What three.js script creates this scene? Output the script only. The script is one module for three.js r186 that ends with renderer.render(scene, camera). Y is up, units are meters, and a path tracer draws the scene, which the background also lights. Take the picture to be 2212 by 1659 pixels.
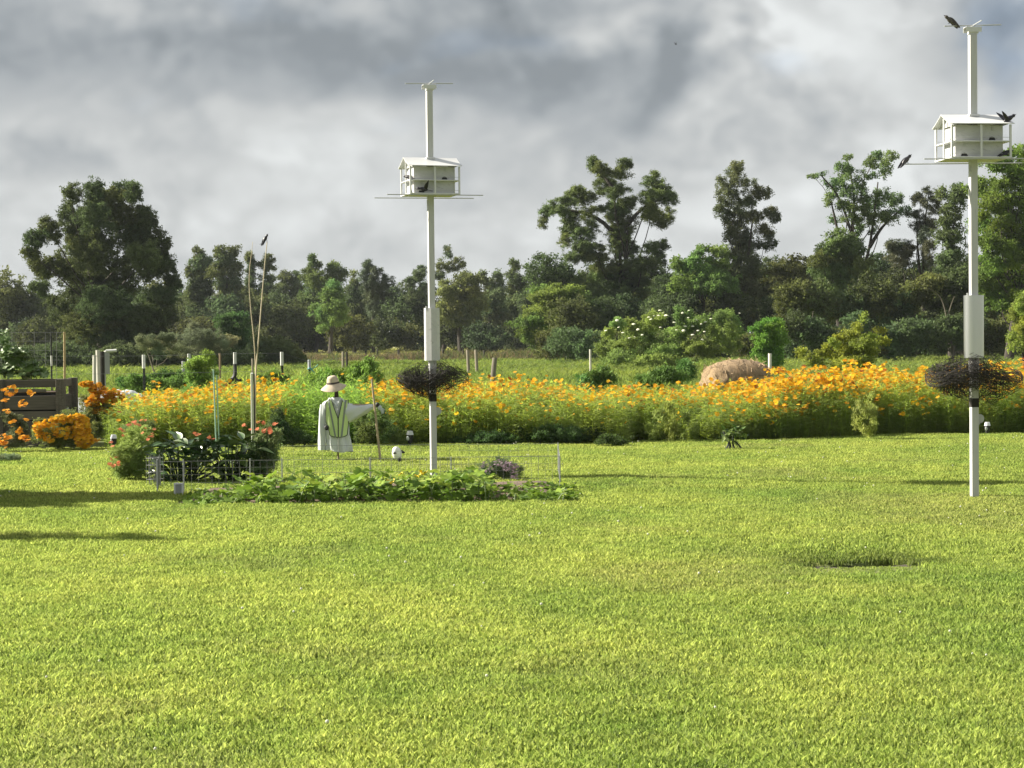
import * as THREE from 'three';
import { mergeGeometries } from 'three/addons/utils/BufferGeometryUtils.js';
import { ImprovedNoise } from 'three/addons/math/ImprovedNoise.js';
import { RoundedBoxGeometry } from 'three/addons/geometries/RoundedBoxGeometry.js';

// ---------------------------------------------------------------- camera, sky, sun, exposure
const scene = new THREE.Scene();
const EYE = 1.65, F = 3900, CX = 1106, CY = 829.5;              // focal length and centre in the photograph's 2212 x 1659 view
const camera = new THREE.PerspectiveCamera(2 * Math.atan(CY / F) * 180 / Math.PI, 4 / 3, 0.1, 4000);
camera.position.set(0, EYE, 0);
camera.rotation.order = 'YXZ';
camera.rotation.set(-0.02602, 0, -0.011);
camera.updateMatrixWorld(true);
const EXPOSURE = 2.75;

const noise3 = new ImprovedNoise();
const N3 = (x, y, z) => noise3.noise(x, y, z);
function fbm(x, y, z, oct = 5, gain = 0.5) { let a = 1, s = 0, n = 0; for (let i = 0; i < oct; i++) { s += a * N3(x, y, z); n += a; a *= gain; x = x * 2.03 + 11.3; y = y * 2.03 + 5.7; z = z * 2.03 + 3.1; } return s / n; }
const sstep = (a, b, x) => { const t = Math.min(1, Math.max(0, (x - a) / (b - a))); return t * t * (3 - 2 * t); };
const lerp = (a, b, t) => a + (b - a) * t;

{ // broken grey rain clouds with paler, thinner places; the same kind of cloud goes all the way round
  const W = 2560, H = 1280, data = new Float32Array(W * H * 4);
  // cloud banks and thin places seen over the field: [azimuth, elevation, half widths (degrees), lightness]
  const BANKS = [[-11.5, 8.8, 7.5, 2.2, -.12], [-1.5, 9.2, 6.5, 2.6, -.16], [4.2, 7.9, 5.5, 1.5, -.08], [-14.5, 10.8, 5, 1.4, .05], [15.4, 9.2, 1.8, 1.9, -.17], [-14.3, 5.6, 2.6, .7, -.1], [1.5, 5.2, 5, 1.0, -.05],
    [9.9, 8.9, 2.9, 2.2, .33], [12.4, 6.2, 3.2, 2.0, .12], [-6.0, 5.9, 2.4, 1.0, .14], [-8.6, 4.3, 4.6, 1.1, .12], [-14.8, 7.1, 1.8, 1.0, .1], [-4.6, 6.6, 1.1, .9, .1], [8.6, 9.6, .7, .5, .2], [3.6, 9.8, 2.2, .8, .08], [14.6, 10.4, 2, .9, .1]];
  for (let r = 0; r < H; r++) {
    const el = ((r + 0.5) / H - 0.5) * Math.PI, y = Math.sin(el), ce = Math.cos(el), eld = el * 180 / Math.PI;
    for (let c = 0; c < W; c++) {
      const o = (r * W + c) * 4;
      if (eld < -0.5) { data[o] = .16; data[o + 1] = .17; data[o + 2] = .12; data[o + 3] = 1; continue; }
      const ph = ((c + 0.5) / W - 0.5) * 2 * Math.PI, x = Math.cos(ph) * ce, z = Math.sin(ph) * ce;
      let az = Math.atan2(x, -z) * 180 / Math.PI;                       // 0 straight ahead, positive to the right
      const k = 1 / (0.16 + y * 0.9), px = x * k * 1.5, pz = z * k * 1.5;       // a cloud layer seen in perspective
      const wx = fbm(x * 7, y * 11, z * 7 + 9, 4), wy = fbm(x * 7 + 40, y * 11, z * 7, 4);
      const f1 = fbm(px + wx * .7, y * 6, pz + wy * .7, 6, .52), f2 = fbm(x * 15 + wx * 1.6, y * 24 + wy * 1.6, z * 15, 5, .55);
      let L = lerp(.69, .54, sstep(1.5, 10, eld)) + .1 * sstep(25, 70, eld);
      const f3 = fbm(x * 42 + wx * 3, y * 62 + wy * 3, z * 42, 4, .6);
      L += f1 * .12 + f2 * .185 + f3 * .09;
      const puff = Math.abs(fbm(x * 22 + 5, y * 30, z * 22, 5, .55)) * 2 - .32;
      const heap = sstep(-.02, .2, fbm(x * 13 + wx * 1.4 + 3, y * 20 + wy * 1.4, z * 13, 6, .56)), right = Math.exp(-(((az - 10.5) / 5) ** 2 + ((eld - 8.2) / 3.4) ** 2));
      L += puff * .14 + (heap - .4) * (.035 + .13 * right);
      const a2 = az + wx * 5 + f2 * 2.5 + puff * 1.2, e2 = eld + wy * 2.6 + f2 * 1.3 + puff * .7;
      for (const [ba, be, ra, re, amp] of BANKS) { const d = ((a2 - ba) / ra) ** 2 + ((e2 - be) / re) ** 2; if (d < 6) L += amp * Math.exp(-d * 1.1) * (1 + f1 * .8); }
      const thin = fbm(px * 1.7 + 31, 3, pz * 1.7 + wx, 5);               // places where blue shows through
      const blue = sstep(.12, .42, thin) * sstep(2.5, 9, eld) * .4 + .7 * Math.exp(-(((a2 - 15.8) / 1.4) ** 2 + ((e2 - 9) / 1.6) ** 2));
      L = Math.max(.2, Math.min(.84, L));
      const t = sstep(.26, .66, L);
      const R = L * lerp(.9, .98, t), G = L * lerp(1.0, 1.012, t), B = L * lerp(1.08, 1.01, t);
      data[o] = lerp(R, R * .8, blue) / EXPOSURE; data[o + 1] = lerp(G, G * .92, blue) / EXPOSURE; data[o + 2] = lerp(B, B * 1.1, blue) / EXPOSURE; data[o + 3] = 1;
    }
  }
  const sky = new THREE.DataTexture(data, W, H, THREE.RGBAFormat, THREE.FloatType);
  sky.mapping = THREE.EquirectangularReflectionMapping; sky.magFilter = THREE.LinearFilter; sky.minFilter = THREE.LinearFilter; sky.needsUpdate = true;
  scene.background = sky; scene.environment = sky;
}
const SUN = new THREE.Vector3(-.83, .5, -.25).normalize();          // low, from the left
const sun = new THREE.DirectionalLight(new THREE.Color(1, .93, .79), 5);
sun.name = 'sun';
sun.position.copy(SUN).multiplyScalar(200).add(new THREE.Vector3(0, 0, -40)); sun.target.position.set(0, 0, -40);
sun.castShadow = true; sun.shadow.radius = 2.6; sun.shadow.mapSize.set(4096, 4096);
Object.assign(sun.shadow.camera, { left: -90, right: 90, top: 90, bottom: -90, near: 1, far: 600 });
scene.add(sun, sun.target);
scene.fog = new THREE.FogExp2(new THREE.Color(.8, .88, .95), .00013);        // thin summer haze over the pasture

// ---------------------------------------------------------------- helpers
function rngOf(seed) { let a = seed >>> 0; return () => { a = (a + 0x6D2B79F5) | 0; let t = Math.imul(a ^ (a >>> 15), 1 | a); t = (t + Math.imul(t ^ (t >>> 7), 61 | t)) ^ t; return ((t ^ (t >>> 14)) >>> 0) / 4294967296; }; }
let RNG = rngOf(7);
const rnd = (a = 1, b) => (b === undefined ? RNG() * a : a + (b - a) * RNG());
const gauss = () => (RNG() + RNG() + RNG() + RNG() - 2) * 0.86;
const V = (x, y, z) => new THREE.Vector3(x, y, z);
const RGB = (r, g, b) => new THREE.Color().setRGB(r, g, b);
function ray(px, py) { return V((px - CX) / F, (CY - py) / F, -1).applyQuaternion(camera.quaternion); }
function at(px, py, Z) { const d = ray(px, py); return d.multiplyScalar(Z / -d.z).add(camera.position); }       // the point of that sight line Z metres ahead
function onGround(px, py) { const d = ray(px, py); return d.multiplyScalar(-EYE / d.y).add(camera.position); }
const SLOT = onGround(1868, 1221);
function heightAt(x, z) {
  let h = N3(x * .21, 0, z * .33 + 7) * .035 + N3(x * .9, 4, z * .9) * .008;
  h *= sstep(2, 8, -z) * (1 - .7 * sstep(60, 140, -z));
  const d = SLOT.z - z, u = (x - SLOT.x);                                  // a sunken place in the lawn, cut off sharply on the near side
  if (d > -.3 && d < 1.8 && Math.abs(u) < 1.2) {
    const lip = .32 * (u / .5) ** 2, dd = d - Math.min(.3, lip), s = 1 - sstep(.32, .39, Math.abs(u + .02)), wide = 1 - sstep(.5, 1.05, Math.abs(u));
    if (dd > 0) h -= (.3 * s * (1 - sstep(.5, .6, dd)) * sstep(0, .03, dd) + .05 * wide * (1 - sstep(.6, 1.7, dd)) * sstep(0, .03, dd));
  }
  return h;
}
const ground = (p) => V(p.x, heightAt(p.x, p.z), p.z);
const used = new Map();
function numbered(name) { const n = used.get(name) ?? 0; used.set(name, n + 1); return n ? name + '_' + String(n).padStart(3, '0') : name; }
function tag(o, label, category, group, kind) { if (label) o.userData.label = label; if (category) o.userData.category = category; if (group) o.userData.group = group; if (kind) o.userData.kind = kind; return o; }
function thing(name, label, category, pos, turn = 0, group) { const o = new THREE.Group(); o.name = numbered(name); o.position.copy(pos); o.rotation.y = turn; scene.add(o); return tag(o, label, category, group); }
function part(name, geo, mat, parent) {
  const g = Array.isArray(geo) ? mergeAll(geo) : geo;
  const m = new THREE.Mesh(g, mat); m.castShadow = m.receiveShadow = true; m.name = parent === scene ? numbered(name) : name; parent.add(m); return m;
}
function mergeAll(list) { return list.length === 1 ? list[0] : mergeGeometries(list.map((g) => { const h = g.index ? g.toNonIndexed() : g.clone(); for (const k of Object.keys(h.attributes)) if (!['position', 'normal', 'uv'].includes(k)) h.deleteAttribute(k); if (!h.attributes.uv) h.setAttribute('uv', new THREE.BufferAttribute(new Float32Array(h.attributes.position.count * 2), 2)); return h; })); }
function inst(name, geo, mat, mats, cols, parent) {
  const m = new THREE.InstancedMesh(geo, mat, mats.length); m.name = parent === scene ? numbered(name) : name; m.castShadow = m.receiveShadow = true;
  for (let i = 0; i < mats.length; i++) { m.setMatrixAt(i, mats[i]); if (cols) m.setColorAt(i, cols[i]); }
  m.userData.kind = 'stuff'; parent.add(m); return m;
}
const box = (w, h, d, x = 0, y = 0, z = 0, r = 0) => (r ? new RoundedBoxGeometry(w, h, d, 2, r) : new THREE.BoxGeometry(w, h, d)).translate(x, y, z);
function rod(a, b, r0, r1 = r0, seg = 8) {                     // a tapered round bar from a to b
  const d = b.clone().sub(a), g = new THREE.CylinderGeometry(r1, r0, d.length(), seg, 1);
  return g.applyQuaternion(new THREE.Quaternion().setFromUnitVectors(V(0, 1, 0), d.clone().normalize())).translate((a.x + b.x) / 2, (a.y + b.y) / 2, (a.z + b.z) / 2);
}
function limb(pts, r0, r1, seg = 6, n = 8) {                     // a tapered tube through points
  const c = new THREE.CatmullRomCurve3(pts), g = new THREE.TubeGeometry(c, n, 1, seg), p = g.attributes.position, q = V();
  for (let i = 0; i <= n; i++) { c.getPointAt(i / n, q); const r = lerp(r0, r1, i / n); for (let j = 0; j <= seg; j++) { const k = i * (seg + 1) + j; p.setXYZ(k, q.x + (p.getX(k) - q.x) * r, q.y + (p.getY(k) - q.y) * r, q.z + (p.getZ(k) - q.z) * r); } }
  g.computeVertexNormals(); return g;
}
function skin(rings, closed = true) {                           // a surface through rings of points
  const n = rings[0].length, pos = [], idx = [], uv = [];
  rings.forEach((r, i) => r.forEach((p, j) => { pos.push(p.x, p.y, p.z); uv.push(j / n, i / rings.length); }));
  for (let i = 0; i + 1 < rings.length; i++) for (let j = 0; j < (closed ? n : n - 1); j++) { const a = i * n + j, b = i * n + (j + 1) % n; idx.push(a, b, a + n, b, b + n, a + n); }
  const g = new THREE.BufferGeometry(); g.setAttribute('position', new THREE.Float32BufferAttribute(pos, 3)); g.setAttribute('uv', new THREE.Float32BufferAttribute(uv, 2)); g.setIndex(idx); g.computeVertexNormals(); return g;
}
function lump(rx, ry, rz, amp, freq, seed, sub = 4) {            // an uneven ball
  const g = new THREE.IcosahedronGeometry(1, sub * 3), p = g.attributes.position, v = V();
  for (let i = 0; i < p.count; i++) { v.fromBufferAttribute(p, i); const k = 1 + amp * fbm(v.x * freq + seed, v.y * freq, v.z * freq, 4); p.setXYZ(i, v.x * rx * k, v.y * ry * k, v.z * rz * k); }
  g.computeVertexNormals(); return g;
}
function makeTex(w, h, fn, srgb = true) {
  const d = new Uint8Array(w * h * 4);
  for (let y = 0; y < h; y++) for (let x = 0; x < w; x++) { const c = fn(x / w, y / h), o = (y * w + x) * 4; for (let k = 0; k < 3; k++) { let q = Math.min(1, Math.max(0, c[k])); if (srgb) q = q <= .0031308 ? q * 12.92 : 1.055 * Math.pow(q, 1 / 2.4) - .055; d[o + k] = q * 255; } d[o + 3] = 255; }
  const t = new THREE.DataTexture(d, w, h); t.magFilter = THREE.LinearFilter; t.minFilter = THREE.LinearFilter; t.wrapS = t.wrapT = THREE.RepeatWrapping; if (srgb) t.colorSpace = THREE.SRGBColorSpace; t.needsUpdate = true; return t;
}
const std = (c, rough = .7, extra = {}) => new THREE.MeshStandardMaterial({ color: RGB(...c), roughness: rough, side: THREE.DoubleSide, ...extra });
const leafy = (through = .35, extra = {}) => new THREE.MeshPhysicalMaterial({ color: 0xffffff, roughness: 1, transmission: through, thickness: 0, side: THREE.DoubleSide, specularIntensity: .3, ...extra });
const tileNoise = (u, v, f, s = 0) => { const a = u * Math.PI * 2, b = v * Math.PI * 2, R = f / 6.283; return N3(Math.cos(a) * R + s, Math.sin(a) * R + Math.cos(b) * R * 1.3, Math.sin(b) * R * 1.3 - s); };
const M = {
  leaf: leafy(.45), blades: [[.56, .6, .5], [.85, .87, .75], [1.1, 1.05, 1.0], [1.42, 1.3, 1.3], [2, 1.6, 2.6]].map((c) => leafy(.55, { color: RGB(...c) })), petal: leafy(.3), bigLeaf: null,
  bark: std([.045, .037, .03], .95), barkPale: std([.2, .17, .13], .95),
  white: std([.53, .535, .545], .5, { map: makeTex(256, 256, (u, v) => { const n = .93 + tileNoise(u, v, 9) * .06 + tileNoise(u, v, 40, 5) * .05 - .22 * sstep(.42, .62, tileNoise(u, v, 14, 9) + .3 * tileNoise(u, v, 60, 2)); return [n, n * .995, n * .985]; }) }),
  whiteClean: std([.62, .625, .635], .4), grey: std([.42, .43, .43], .5), dark: std([.02, .02, .022], .6),
  zinc: std([.55, .56, .57], .3, { metalness: 1 }),
  wire: std([.15, .16, .155], .6),
  bird: std([.013, .012, .02], .4), birdBrown: std([.05, .043, .042], .7),
  net: std([.02, .017, .014], .85), tPost: std([.012, .016, .013], .55), tip: std([.58, .59, .56], .5),
  cane: std([.42, .36, .24], .6), stake: std([.36, .29, .19], .85), soil: std([.11, .075, .05], .98),
};
M.stalk = leafy(.6);

// ---------------------------------------------------------------- ground
const inSlot = (x, z) => { const d = SLOT.z - z, u = x - SLOT.x; return Math.abs(u + .02) < .36 && d > -.02 && d < .6; };
{
  const axis = (spans) => { const a = []; for (const [from, to, step] of spans) for (let q = from; q < to - 1e-6; q += step) a.push(q); a.push(spans.at(-1)[1]); return a; };
  const xs = axis([[-1600, -400, 300], [-400, -100, 60], [-100, -24, 8], [-24, SLOT.x - 1.2, .4], [SLOT.x - 1.2, SLOT.x + 1.2, .04], [SLOT.x + 1.2, 24, .4], [24, 104, 8], [104, 400, 74], [400, 1600, 300]]);
  const zs = axis([[-2200, -600, 400], [-600, -200, 50], [-200, -60, 7], [-60, SLOT.z - 1.6, .4], [SLOT.z - 1.6, SLOT.z + .2, .03], [SLOT.z + .2, 4, .4], [4, 60, 14]]);
  const pos = [], uv = [], col = [], idx = [];
  for (const z of zs) for (const x of xs) {
    pos.push(x, heightAt(x, z), z); uv.push(x / 5, z / 5);
    const far = sstep(33, 36, -z), m = fbm(x * .12, 1, z * .12, 4), strip = sstep(122, 126, -z) * (1 - sstep(148, 152, -z)), meadow = sstep(150, 156, -z);
    let c = [.14, .16, .05].map((q, i) => lerp(q, [.2, .23, .07][i], .5 + m));
    c = c.map((q, i) => lerp(q, [.18, .225, .05][i] * (1 + m * .5), far));
    c = c.map((q, i) => lerp(q, [.16, .13, .07][i] * (1 + m * .5), strip));
    c = c.map((q, i) => lerp(q, [.32, .32, .1][i] * (1 + m * .4), meadow));
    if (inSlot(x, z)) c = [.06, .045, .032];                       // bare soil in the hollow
    col.push(...c);
  }
  const w = xs.length;
  for (let j = 0; j + 1 < zs.length; j++) for (let i = 0; i + 1 < w; i++) { const a = j * w + i; idx.push(a, a + w, a + 1, a + 1, a + w, a + w + 1); }
  const g = new THREE.BufferGeometry();
  g.setAttribute('position', new THREE.Float32BufferAttribute(pos, 3)); g.setAttribute('uv', new THREE.Float32BufferAttribute(uv, 2)); g.setAttribute('color', new THREE.Float32BufferAttribute(col, 3)); g.setIndex(idx); g.computeVertexNormals();
  const t = makeTex(1024, 1024, (u, v) => { const n = tileNoise(u, v, 10) * .3 + tileNoise(u, v, 45, 3) * .4 + tileNoise(u, v, 160, 8) * .5; const k = .78 + n * .45; return [k * (1 + tileNoise(u, v, 25, 4) * .25), k, k * .9]; });
  const m = new THREE.MeshStandardMaterial({ color: 0xffffff, map: t, vertexColors: true, roughness: 1 });
  tag(part('ground', g, m, scene), 'flat green ground of the yard and the pasture beyond', 'ground', null, 'structure');
}

// ---------------------------------------------------------------- grass
// a tuft of single blades; each blade is of one colour, drawn from the few plain colours in M.blades
function tuftGeo(seed, n, spread, h0, h1, w, straw = .06, lean = .55) {
  RNG = rngOf(seed); const pos = [], kinds = [[], [], [], [], []];
  for (let i = 0; i < n; i++) {
    const a = rnd(6.283), r = spread * Math.sqrt(rnd()), bx = Math.cos(a) * r, bz = Math.sin(a) * r, h = rnd(h0, h1), d = rnd(6.283), l = h * lean * rnd(.2, 1.5), yaw = rnd(6.283), ww = w * rnd(.6, 1.3) / 2;
    const lx = Math.cos(d) * l, lz = Math.sin(d) * l, sx = Math.cos(yaw) * ww, sz = Math.sin(yaw) * ww, k = pos.length / 3;
    pos.push(bx - sx, -.01, bz - sz, bx + sx, -.01, bz + sz, bx + lx * .4 - sx, h * .62, bz + lz * .4 - sz, bx + lx * .4 + sx, h * .62, bz + lz * .4 + sz, bx + lx, h * rnd(.8, 1), bz + lz);
    kinds[rnd() < straw ? 4 : Math.floor(rnd(4))].push(k, k + 1, k + 2, k + 1, k + 3, k + 2, k + 2, k + 3, k + 4);
  }
  const g = new THREE.BufferGeometry(); g.setAttribute('position', new THREE.Float32BufferAttribute(pos, 3)); g.setIndex(kinds.flat()); g.computeVertexNormals();
  let at0 = 0; kinds.forEach((q, m) => { if (q.length) g.addGroup(at0, q.length, m); at0 += q.length; }); return g;
}
const Q = new THREE.Quaternion(), UP = V(0, 1, 0);
const matrix = (x, y, z, yaw, s, sy = s) => new THREE.Matrix4().compose(V(x, y, z), new THREE.Quaternion().setFromAxisAngle(UP, yaw), V(s, sy, s));
const bedFront = [[150, 968], [230, 967], [600, 965], [860, 964], [1100, 962], [1330, 958], [1400, 951], [1600, 953], [1750, 950], [1900, 943], [2050, 941], [2212, 938], [2420, 934]].map(([x, y]) => onGround(x, y));
const bedZ = (x) => { for (let i = 0; i + 1 < bedFront.length; i++) if (x <= bedFront[i + 1].x) return lerp(bedFront[i].z, bedFront[i + 1].z, Math.max(0, (x - bedFront[i].x) / (bedFront[i + 1].x - bedFront[i].x))); return bedFront.at(-1).z; };
const plotA = onGround(352, 1088), plotB = onGround(1252, 1086);
const inSoil = (x, z) => z < -17.95 && z > -19.9 && x > plotA.x + .1 && x < plotB.x - .3;
{
  RNG = rngOf(11);
  const near = tuftGeo(21, 20, .046, .016, .046, .0075, .09, .48), mats = [], cols = [];
  const put = (z0, z1, dens, s0) => {
    const step = 1 / Math.sqrt(dens);
    for (let z = z0; z < z1; z += step) { const hw = z * .29 + 1.2; for (let x = -hw; x < hw; x += step) {
      const px = x + rnd(-.6, .6) * step, pz = -(z + rnd(-.6, .6) * step);
      if (pz < bedZ(px) + .05 || inSoil(px, pz) || inSlot(px, pz)) continue;
      const m = fbm(px * .55, 2, pz * .55, 4), m2 = fbm(px * 2.6 + 9, 5, pz * 2.6, 3);
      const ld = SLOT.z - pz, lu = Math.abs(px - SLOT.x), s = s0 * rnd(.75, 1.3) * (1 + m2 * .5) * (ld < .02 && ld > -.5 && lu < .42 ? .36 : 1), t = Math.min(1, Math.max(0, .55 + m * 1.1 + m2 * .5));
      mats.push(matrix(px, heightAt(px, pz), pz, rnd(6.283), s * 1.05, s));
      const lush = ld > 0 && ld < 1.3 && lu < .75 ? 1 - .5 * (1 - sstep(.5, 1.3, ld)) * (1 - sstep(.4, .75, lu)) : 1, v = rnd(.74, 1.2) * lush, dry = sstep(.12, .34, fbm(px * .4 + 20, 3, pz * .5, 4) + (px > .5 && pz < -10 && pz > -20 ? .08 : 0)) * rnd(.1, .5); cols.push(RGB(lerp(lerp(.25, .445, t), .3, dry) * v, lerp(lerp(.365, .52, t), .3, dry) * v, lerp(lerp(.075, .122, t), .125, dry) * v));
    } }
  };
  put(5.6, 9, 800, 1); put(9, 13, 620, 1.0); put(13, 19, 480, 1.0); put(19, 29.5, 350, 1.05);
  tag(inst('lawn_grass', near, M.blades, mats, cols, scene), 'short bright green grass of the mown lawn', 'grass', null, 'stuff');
  // white clover heads sprinkled in the lawn
  const head = new THREE.IcosahedronGeometry(.0065, 1), cm = [];
  for (let i = 0; i < 420; i++) { const z = -(6 + 22 * Math.sqrt(rnd())), x = rnd(-1, 1) * (-z * .29), n = fbm(x * .7, 8, z * .7, 3); if (n < -.02 || z < bedZ(x) || inSoil(x, z)) continue; cm.push(matrix(x, heightAt(x, z) + rnd(.045, .075), z, 0, rnd(.7, 1.4))); }
  tag(inst('clover_flowers', head, std([.62, .62, .5], .9), cm, null, scene), 'tiny white clover heads dotted through the lawn', 'clover', null, 'stuff');
}
{ // rough grass of the pasture behind the flower border
  RNG = rngOf(12);
  const tall = tuftGeo(22, 26, .22, .12, .34, .016, .1, .6), mats = [], cols = [];
  const put = (z0, z1, dens, s0, hs) => { const step = 1 / Math.sqrt(dens); for (let z = z0; z < z1; z += step) { const hw = z * .3 + 2; for (let x = -hw; x < hw; x += step) {
    const px = x + rnd(-.6, .6) * step, pz = -(z + rnd(-.6, .6) * step), m = fbm(px * .16, 2, pz * .1, 4), m2 = fbm(px * .6 + 9, 5, pz * .4, 3), t = Math.min(1, Math.max(0, .5 + m * 1.4 + m2 * .4)), s = s0 * rnd(.6, 1.3);
    mats.push(matrix(px, heightAt(px, pz), pz, rnd(6.283), s, s * hs * (1 + m2)));
    const v = rnd(.85, 1.15); cols.push(RGB(lerp(.13, .23, t) * v, lerp(.2, .29, t) * v, lerp(.038, .055, t) * v));
  } } };
  put(34, 50, 9, 1.1, .9); put(50, 75, 4.5, 1.5, .75); put(75, 122, 1.6, 2.3, .4);
  tag(inst('pasture_grass', tall, M.blades, mats, cols, scene), 'taller rough grass of the pasture behind the flower border', 'grass', null, 'stuff');
  const dm = [], dc = [];
  for (let i = 0; i < 3600; i++) { const z = -rnd(122, 150), x = rnd(-1, 1) * 42, n = fbm(x * .12, 7, z * .1, 3); if (n < -.12) continue; dm.push(matrix(x, 0, z, rnd(6.283), rnd(1.6, 2.8), rnd(1.1, 2.6) * (1 + n))); const v = rnd(.7, 1.2), b = rnd() < .45; dc.push(b ? RGB(.16 * v, .13 * v, .07 * v) : RGB(.09 * v, .12 * v, .035 * v)); }
  tag(inst('weed_strip', tall, M.blades, dm, dc, scene), 'brown and green strip of tall weeds between the two pastures', 'weeds', null, 'stuff');
  const fm = [], fc = [];
  for (let i = 0; i < 5200; i++) { const z = -rnd(152, 285), x = rnd(-1, 1) * 80; fm.push(matrix(x, 0, z, rnd(6.283), rnd(2, 3.6), rnd(.5, 1))); const v = rnd(.8, 1.2); fc.push(RGB(.32 * v, .34 * v, .09 * v)); }
  tag(inst('meadow_grass', tall, M.blades, fm, fc, scene), 'pale sunlit grass of the far meadow before the woods', 'grass', null, 'stuff');
}

// ---------------------------------------------------------------- trees and shrubs
function sprayGeo(seed, n, size, aspect, R = 1, up = .4) {           // a spray of loose leaves, about one unit in radius
  RNG = rngOf(seed); const pos = [], idx = [], q = new THREE.Quaternion(), v = V(), c = V();
  for (let i = 0; i < n; i++) {
    c.set(gauss(), gauss() * .8, gauss()).multiplyScalar(R * .62);
    const nrm = V(gauss(), gauss() + up, gauss()).normalize(); q.setFromUnitVectors(V(0, 0, 1), nrm); const roll = new THREE.Quaternion().setFromAxisAngle(nrm, rnd(6.283)); q.premultiply(roll);
    const L = size * rnd(.7, 1.35), W = L * aspect, k = pos.length / 3;
    for (const [a, b, d] of [[0, -.5, 0], [.5, -.05, .12], [0, .5, -.08], [-.5, -.05, .12]]) { v.set(a * W, b * L, d * L).applyQuaternion(q).add(c); pos.push(v.x, v.y, v.z); }
    idx.push(k, k + 1, k + 2, k, k + 2, k + 3);
  }
  const g = new THREE.BufferGeometry(); g.setAttribute('position', new THREE.Float32BufferAttribute(pos, 3)); g.setIndex(idx); g.computeVertexNormals(); return g;
}
const SPRAY = { broad: sprayGeo(31, 34, .36, .62), fine: sprayGeo(32, 60, .3, .3), feather: sprayGeo(33, 54, .42, .2, 1, .1), big: sprayGeo(34, 22, .5, .6), sparse: sprayGeo(35, 17, .4, .55) };
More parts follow.
